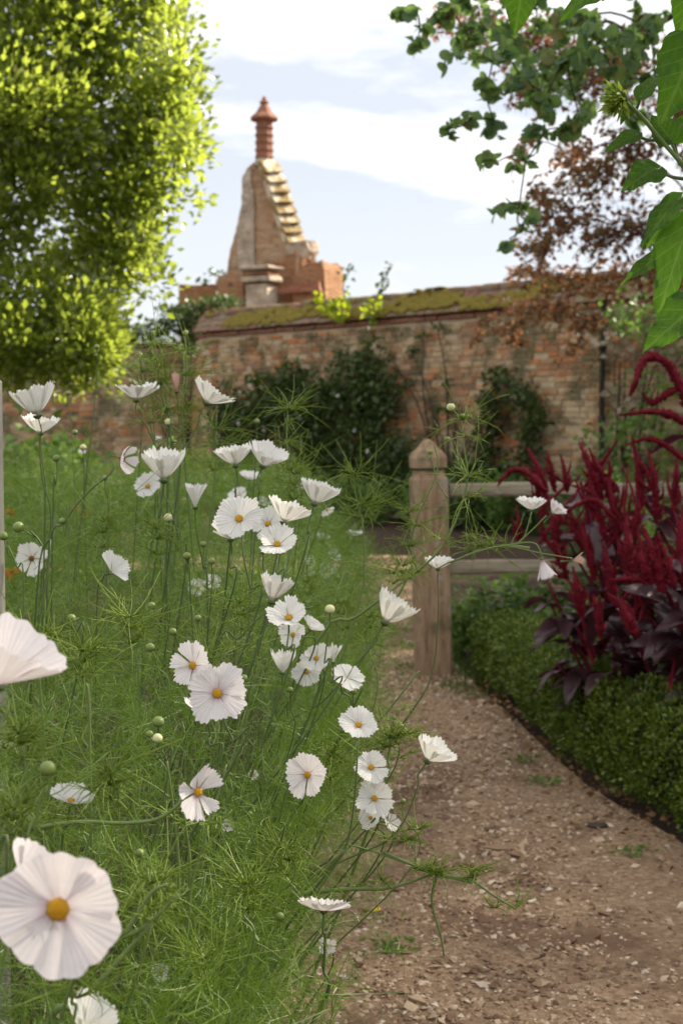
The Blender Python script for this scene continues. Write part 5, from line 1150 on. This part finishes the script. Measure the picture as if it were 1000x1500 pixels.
# ------------------------------------------------------------------ buds
def bud(px, py, w, d, ax, label, stem=(), tipm=None, sepal=False):
    global COS; COS += 1; rg = np.random.default_rng(2000 + COS); c = P(px, py, d); N_ = norm(np.array([ax[0], -ax[2], ax[1]], float)); R = axis_mat(N_, rg.uniform(0, 6)); r = w / 2 / FPX * d
    rootp = ground_root(c, rg, d); rt = empty('cosmos_bud', rootp, label, 'flower bud', 'green cosmos buds')
    V, F3, F4 = revolve([(.35, -.85), (.85, -.55), (1, -.1), (.92, .35), (.6, .7), (.2, .85)], 10); V = V * (1 + .05 * np.cos(np.arctan2(V[:, 1:2], V[:, 0:1]) * 5)) ; V = V * r; me = mesh_of('bud_head', V @ R.T + c - rootp, [F3, F4], None); me.materials.append(tipm or M_bud); link('bud_head', me, rt)
    g = G()
    for k in range(8):
        a = 2 * PI * k / 8; tv = np.array([[.3, -.14, -.9], [.3, .14, -.9], [1.15, .16, -.6], [1.15, -.16, -.6], [1.9 if not sepal else 2.4, 0, -.2 + rg.normal(0, .3)]]) * r; cc_, s = math.cos(a), math.sin(a); g.add(tv @ np.array([[cc_, s, 0], [-s, cc_, 0], [0, 0, 1]]), np.array([[0, 1, 2], [0, 2, 3], [3, 2, 4]]))
    V = np.concatenate(g.V) @ R.T + c - rootp; link('sepals', mesh_of('sepals', V, np.concatenate(g.F3), M_calyx, False), rt)
    mk_stem(rt, rootp, c - N_ * r * .8, N_, stem, d, rg, .0011, mat=M_stem if rg.random() < .4 else M_stem_dark)
U_ = (0, 1, .15)
for a in [(247, 618, 12, 2.7, U_, 'yellowish bud below the withered salmon flower', [(250, 650)], M_budtip), (376, 617, 9, 3.2, U_, 'flat bud on a thin stem in front of the dark climber'), (27, 772, 17, 2.0, (-.8, .5, .1), 'spiky sepalled bud on an arching stem at the left edge', [(45, 778), (62, 800), (68, 850)], None, True), (70, 1125, 24, 1.25, U_, 'big round green bud at the lower left', [(62, 1160), (50, 1215), (30, 1280)]),
          (91, 763, 10, 2.3, (-.2, 1, .1), 'round bud beside the crossing stems at left', [(100, 775)]), (232, 1057, 18, 1.7, U_, 'plump bud above the cream opening bud'), (231, 1081, 15, 1.65, (.1, 1, .2), 'cream yellow opening bud left of the tattered flower', [(238, 1110), (244, 1150)], M_budtip), (219, 1075, 12, 1.75, (-.3, 1, .1), 'small bud touching the cream opening bud'), (105, 905, 13, 2.0, U_, 'round bud standing alone left of the blush flowers', [(110, 930), (118, 960)]),
          (220, 948, 14, 1.9, (-.3, .9, .2), 'bud left of the ribbed blush flower'), (253, 925, 12, 2.0, (-.3, .9, .2), 'bud just above the ribbed blush flower'), (222, 887, 12, 2.1, (-.5, .85, .1), 'bud leaning left on a thin stalk in mid border', [(236, 905), (246, 930)]), (290, 905, 11, 2.1, U_, 'bud above the right petals of the ribbed blush flower'), (274, 814, 12, 2.2, U_, 'bud below the half open cream flower', [(278, 850)]), (298, 797, 10, 2.3, U_, 'little bud right below the half open cream flower'),
          (357, 993, 12, 1.9, U_, 'bud close to the right tip of the largest mid ground bloom'), (483, 892, 15, 2.1, U_, 'cream tipped bud right of the white fan', [(480, 930), (475, 970), (468, 1010)], M_budtip), (517, 1012, 11, 2.1, U_, 'bud standing above the top flower of the path row', [(515, 1040)]), (410, 1342, 13, 1.7, U_, 'green bud left of the flower seen from below', [(406, 1380), (396, 1420)]), (366, 1192, 9, 1.9, U_, 'tiny bud right of the tattered flower'), (590, 1173, 8, 2.1, U_, 'tiny bud right of the path row'), (576, 1051, 8, 2.2, U_, 'tiny bud on a short shoot above the path edge'), (205, 1249, 13, 1.5, (0, .9, .3), 'small bud right of the biggest bloom', [(207, 1290), (212, 1330)]),
          (83, 671, 11, 2.6, U_, 'bud below the flat white cosmos at left', [(82, 710), (78, 745)]), (100, 576, 8, 3.4, U_, 'tiny bud against the far brick wall'), (110, 633, 9, 3.2, U_, 'small bud low against the far brick wall'), (122, 655, 10, 3.2, U_, 'pale small bud beside the left stems', (), M_budtip), (247, 758, 14, 2.6, U_, 'blurred cream bud behind the half open cream flower', (), M_budtip), (433, 692, 8, 3.0, U_, 'tiny bud between the overlapping pair and the top right cup'), (310, 822, 11, 2.2, U_, 'bud among the stems below the main cluster'), (385, 808, 9, 2.3, U_, 'bud touching the lowest flower of the main cluster'), (425, 1010, 9, 2.1, U_, 'tiny bud under the crumpled cream flower'),
          (343, 950, 10, 2.3, U_, 'dark bud between largest bloom and white fan'), (5, 785, 14, 2.1, (-.2, .9, .1), 'bud cut by the left edge beside the spiky bud', [(12, 800), (25, 830), (35, 880)]), (154, 700, 9, 2.9, U_, 'small bud between left stems and drooping blush flower'), (142, 508, 8, 3.3, U_, 'topmost tiny bud at the edge of the evergreen tree'), (205, 520, 9, 3.1, U_, 'bud among tall ferny shoots below the ivy'), (224, 487, 7, 3.1, U_, 'highest small bud of the tall ferny shoots'), (272, 487, 8, 3.1, U_, 'small bud on the rightmost of the tall ferny shoots'), (265, 507, 8, 3.1, U_, 'lower small bud on the rightmost tall shoot')]:
    bud(a[0], a[1], a[2], a[3], a[4], a[5], a[6] if len(a) > 6 else (), a[7] if len(a) > 7 else None, a[8] if len(a) > 8 else False)

# ------------------------------------------------------------------ tall shoots with whorls of thread leaves
def threads(g, c, n, L, rg, w=.0009, up=.5, spread=1.0, axis=None):
    for k in range(n):
        a = rg.uniform(0, 2 * PI); l = L * rg.uniform(.5, 1.2); d0 = norm(np.array([math.cos(a) * spread, math.sin(a) * spread, up + rg.normal(0, .35)])); sag = rg.uniform(-.4, .8); cr = rg.normal(0, .45, 3)
        ps = [c + d0 * l * q + np.array([0, 0, -sag * l * q * q]) + cr * l * q * q + rg.normal(0, .02, 3) * l * q for q in np.linspace(0, 1, 6)]
        V, F3, F4 = tube(ps, [w, w * .9, w * .4], 3); g.both(V, F3, F4)
        for s in range(rg.integers(1, 4)):
            q = rg.integers(1, 4); d1 = norm(d0 + rg.normal(0, .55, 3)); b = ps[q]; V, F3, F4 = tube([b, b + d1 * l * .22, b + d1 * l * .42 + np.array([0, 0, -.03 * l])], [w * .8, w * .3], 3); g.both(V, F3, F4)
def shoot(pts, whorls, d, label, seed, L=.07, n=12, r=.0022, branches=(), tips=(), ground=True, mat=None):
    rg = np.random.default_rng(3000 + seed); W_ = [P(q[0], q[1], q[2] if len(q) > 2 else d) for q in pts]; low = W_[-1]; root = np.array([min(low[0], float(edge_x(low[1])) - .34), low[1] + .02, 0]) if ground else low
    rt = empty('cosmos_shoot', root, label, 'plant shoot'); path = [p - root for p in W_] + ([(low - root) * .5 + np.array([rg.normal(0, .04), rg.normal(0, .05), 0]), np.zeros(3)] if ground else [])
    V, F3, F4 = tube(path, [r * .5, r * .9, r * 1.2, r * 1.5], 6, 36); link('stem', mesh_of('stem', V, [F3, F4], M_stem), rt)
    for br in branches:
        q = [P(b[0], b[1], b[2] if len(b) > 2 else d) - root for b in br]; V, F3, F4 = tube(q, [r * .7, r * .45], 6, 16); link('branch', mesh_of('branch', V, [F3, F4], M_stem), rt)
    g = G()
    for (x, y, k) in whorls: threads(g, P(x, y, d) - root, int(n * k), L * (.7 + .4 * k), rg)
    g.build('thread_leaves', mat or M_fern_bright, rt, kind='stuff')
    for (x, y, w) in tips:
        V, F3, F4 = revolve([(.35, -.85), (.85, -.55), (1, -.1), (.92, .35), (.5, .75)], 9); me = mesh_of('bud_head', V * (w / 2 / FPX * d) + P(x, y, d) - root, [F3, F4], None); me.materials.append(M_budtip if w > 10 else M_bud); link('bud_head', me, rt)
    return rt
shoot([(424, 588), (420, 620), (421, 660), (425, 720), (424, 800)], [(421, 600, 1.6), (420, 620, .8), (421, 650, 1.1), (423, 690, 1.3), (425, 720, .8)], 2.7, 'tall ferny shoot standing against the dark climber left of the post', 1, L=.055, n=13)
shoot([(517, 690), (520, 720), (531, 770), (533, 830), (520, 900)], [(519, 697, 1.6), (528, 740, 1.5), (532, 760, 1.0)], 2.7, 'ferny shoot with two whorls just left of the fence post', 2, L=.055, n=14)
shoot([(675, 610), (680, 660), (684, 705), (668, 760), (640, 810), (580, 860), (520, 905), (460, 950)], [(677, 615, 1.0), (680, 640, .6), (683, 700, 1.3), (684, 730, .7), (600, 848, .8), (612, 838, .6), (645, 790, .5), (575, 855, .8)], 2.45, 'long branching cosmos stem rising in front of the fence post', 3, L=.060, n=12,
      branches=[[(684, 708), (672, 680), (662, 655), (657, 645)], [(655, 730), (640, 705), (634, 680), (630, 668)], [(640, 815), (655, 780), (652, 735)], [(676, 615), (665, 603), (660, 598)], [(655, 825), (700, 808), (740, 800), (790, 810), (838, 818)], [(740, 800), (765, 790), (778, 750)], [(735, 800), (780, 795), (795, 815)], [(755, 798), (775, 780), (800, 755)], [(640, 833), (660, 823), (700, 806)]], tips=[(660, 596, 13), (655, 643, 9), (630, 662, 9), (687, 610, 8), (677, 609, 8)])
shoot([(660, 825), (700, 806), (745, 800), (775, 803)], [(705, 800, 1.4), (722, 798, 1.1), (690, 808, .8), (745, 800, .6)], 2.6, 'feathery side branch reaching past the post towards the amaranths', 4, L=.045, n=12, ground=False)
shoot([(635, 650), (640, 690), (610, 760), (600, 800), (590, 860)], [(612, 770, 1.3), (600, 800, 1.3), (590, 830, 1.3), (600, 750, 1.0), (575, 840, 1.0)], 2.8, 'bushy ferny shoot overlapping the left side of the fence post', 5, L=.055, n=14)
for i, (pts, wh, lab) in enumerate([([(225, 487), (229, 520), (236, 570), (250, 640), (262, 720)], [(226, 505, 1.2), (230, 530, 1.3), (236, 565, 1.3), (243, 605, 1.0)], 'leftmost of the tall ferny shoots below the ivy'), ([(272, 487), (273, 520), (272, 570), (268, 640)], [(272, 515, 1.0), (272, 550, 1.2), (270, 600, 1.2)], 'rightmost of the tall ferny shoots beside the withered flower'), ([(205, 520), (210, 560), (220, 620), (232, 700)], [(208, 545, 1.2), (214, 580, 1.3), (222, 620, 1.3)], 'lower ferny shoot left of the two white wings'), ([(245, 540), (244, 580), (250, 640), (255, 700)], [(245, 560, 1.2), (246, 600, 1.4), (252, 650, 1.4)], 'ferny shoot rising in the middle behind the withered flower'), ([(318, 600), (316, 640), (315, 700)], [(317, 630, 1.3), (316, 655, 1.4), (315, 690, 1.2)], 'ferny shoot below the tilted white flower')]):
    shoot(pts, wh, 3.0, lab, 10 + i, L=.075, n=13)
# sprawling lower branches over the path
shoot([(642, 1277), (600, 1292), (560, 1302), (520, 1302), (440, 1310), (380, 1330)], [(632, 1278, 1.6), (615, 1275, 1.0), (560, 1290, .7), (520, 1300, .6)], 2.0, 'thick green branch lying out horizontally over the gravel', 20, L=.035, n=14, r=.0032, branches=[[(560, 1248), (600, 1265), (640, 1280), (690, 1290), (720, 1310), (755, 1332)], [(640, 1280), (632, 1320), (645, 1370), (650, 1400)]])
shoot([(500, 1235), (540, 1245), (590, 1262), (640, 1280), (690, 1292)], [(690, 1285, 1.3), (697, 1275, 1.0), (725, 1330, .7), (755, 1330, .7), (600, 1230, 1.2), (612, 1215, 1.2), (585, 1235, 1.0), (637, 1280, 1.3)], 2.0, 'thin sprawling stem with feathery tufts over the middle of the path', 21, L=.032, n=14, r=.0018, ground=False)
shoot([(576, 1055), (574, 1075), (568, 1110), (555, 1170)], [(572, 1082, 1.6), (580, 1078, 1.2), (565, 1095, 1.2), (600, 1075, .9)], 2.1, 'short feathery shoot beside the top flower of the path row', 22, L=.035, n=14)
shoot([(600, 1000), (612, 985), (560, 1050), (500, 1110), (450, 1180)], [(590, 1040, .8), (610, 1080, .9), (585, 1110, .9)], 2.2, 'straggling feathery stem crossing the far end of the path', 23, L=.04, n=12)
shoot([(225, 1350), (180, 1400), (120, 1470), (60, 1540)], [(225, 1350, 1.0), (210, 1345, .8)], 1.3, 'thick pale green stem crossing diagonally at the lower left', 24, L=.05, n=8, r=.0035, branches=[[(182, 1372), (215, 1355), (262, 1310)], [(182, 1372), (220, 1310), (245, 1295)]])
for i, (pts, lab) in enumerate([([(245, 1115), (256, 1200), (262, 1290), (250, 1420)], 'straight green stem left of the tattered flower'), ([(262, 1150), (272, 1210), (278, 1280), (262, 1400)], 'second straight green stem left of the tattered flower'), ([(332, 1120), (306, 1210), (280, 1300), (262, 1420)], 'slanting green stem right of the tattered flower'), ([(70, 1150), (52, 1210), (25, 1290), (0, 1400)], 'green stem under the big round bud'), ([(470, 1360), (430, 1420), (380, 1470), (300, 1560)], 'thick green stem rising from the bottom edge to the lower flowers'), ([(500, 1250), (430, 1310), (380, 1380), (330, 1470)], 'long green stem sloping along the border edge'), ([(510, 1240), (450, 1330), (400, 1420), (370, 1500)], 'second long stem sloping along the border edge')]):
    shoot(pts, [(pts[1][0], pts[1][1], .5)], 1.55 if i < 4 else 1.9, lab, 40 + i, L=.045, n=8, r=.0020 if i < 4 else .0026)
for i, (x, y, d) in enumerate([(30, 1070, 1.35), (120, 950, 1.6), (430, 690, 2.6), (160, 1130, 1.5), (360, 1290, 1.6), (110, 1420, 1.2), (300, 1400, 1.5), (150, 760, 2.3), (230, 770, 2.4), (60, 930, 1.8), (350, 880, 2.2), (300, 960, 2.0), (190, 900, 2.0), (420, 1240, 1.8), (480, 1100, 2.1), (500, 880, 2.9), (540, 900, 2.9), (450, 850, 2.9), (220, 1290, 1.4), (20, 1180, 1.3)]):
    near = ['at the left edge above the big round bud', 'beside the lone round bud', 'right of the overlapping pair', 'right of the small upward flower', 'left of the lower path flowers', 'beneath the biggest bloom', 'in the bottom middle of the border', 'right of the left cup stems', 'left of the half open cream flower', 'above the very large left flower', 'between the cream flower stems', 'above the ribbed blush flower', 'below the veiled petal fan', 'under the blush path flower', 'left of the top path flower', 'beyond the small cluster', 'between the small cluster and the post', 'below the lowest flower of the main cluster', 'right of the biggest bloom', 'left of the small upward flower'][i]
    rgq = np.random.default_rng(i); shoot([(x, y), (x + rgq.normal(0, 6), y + 45), (x + rgq.normal(0, 14), y + 130)], [(x, y + 4, 1.3), (x + 1, y + 20, 1.3), (x + 2, y + 42, 1.0)], d, 'feathery green cosmos shoot ' + near, 70 + i, L=.05, n=13, r=.0016)
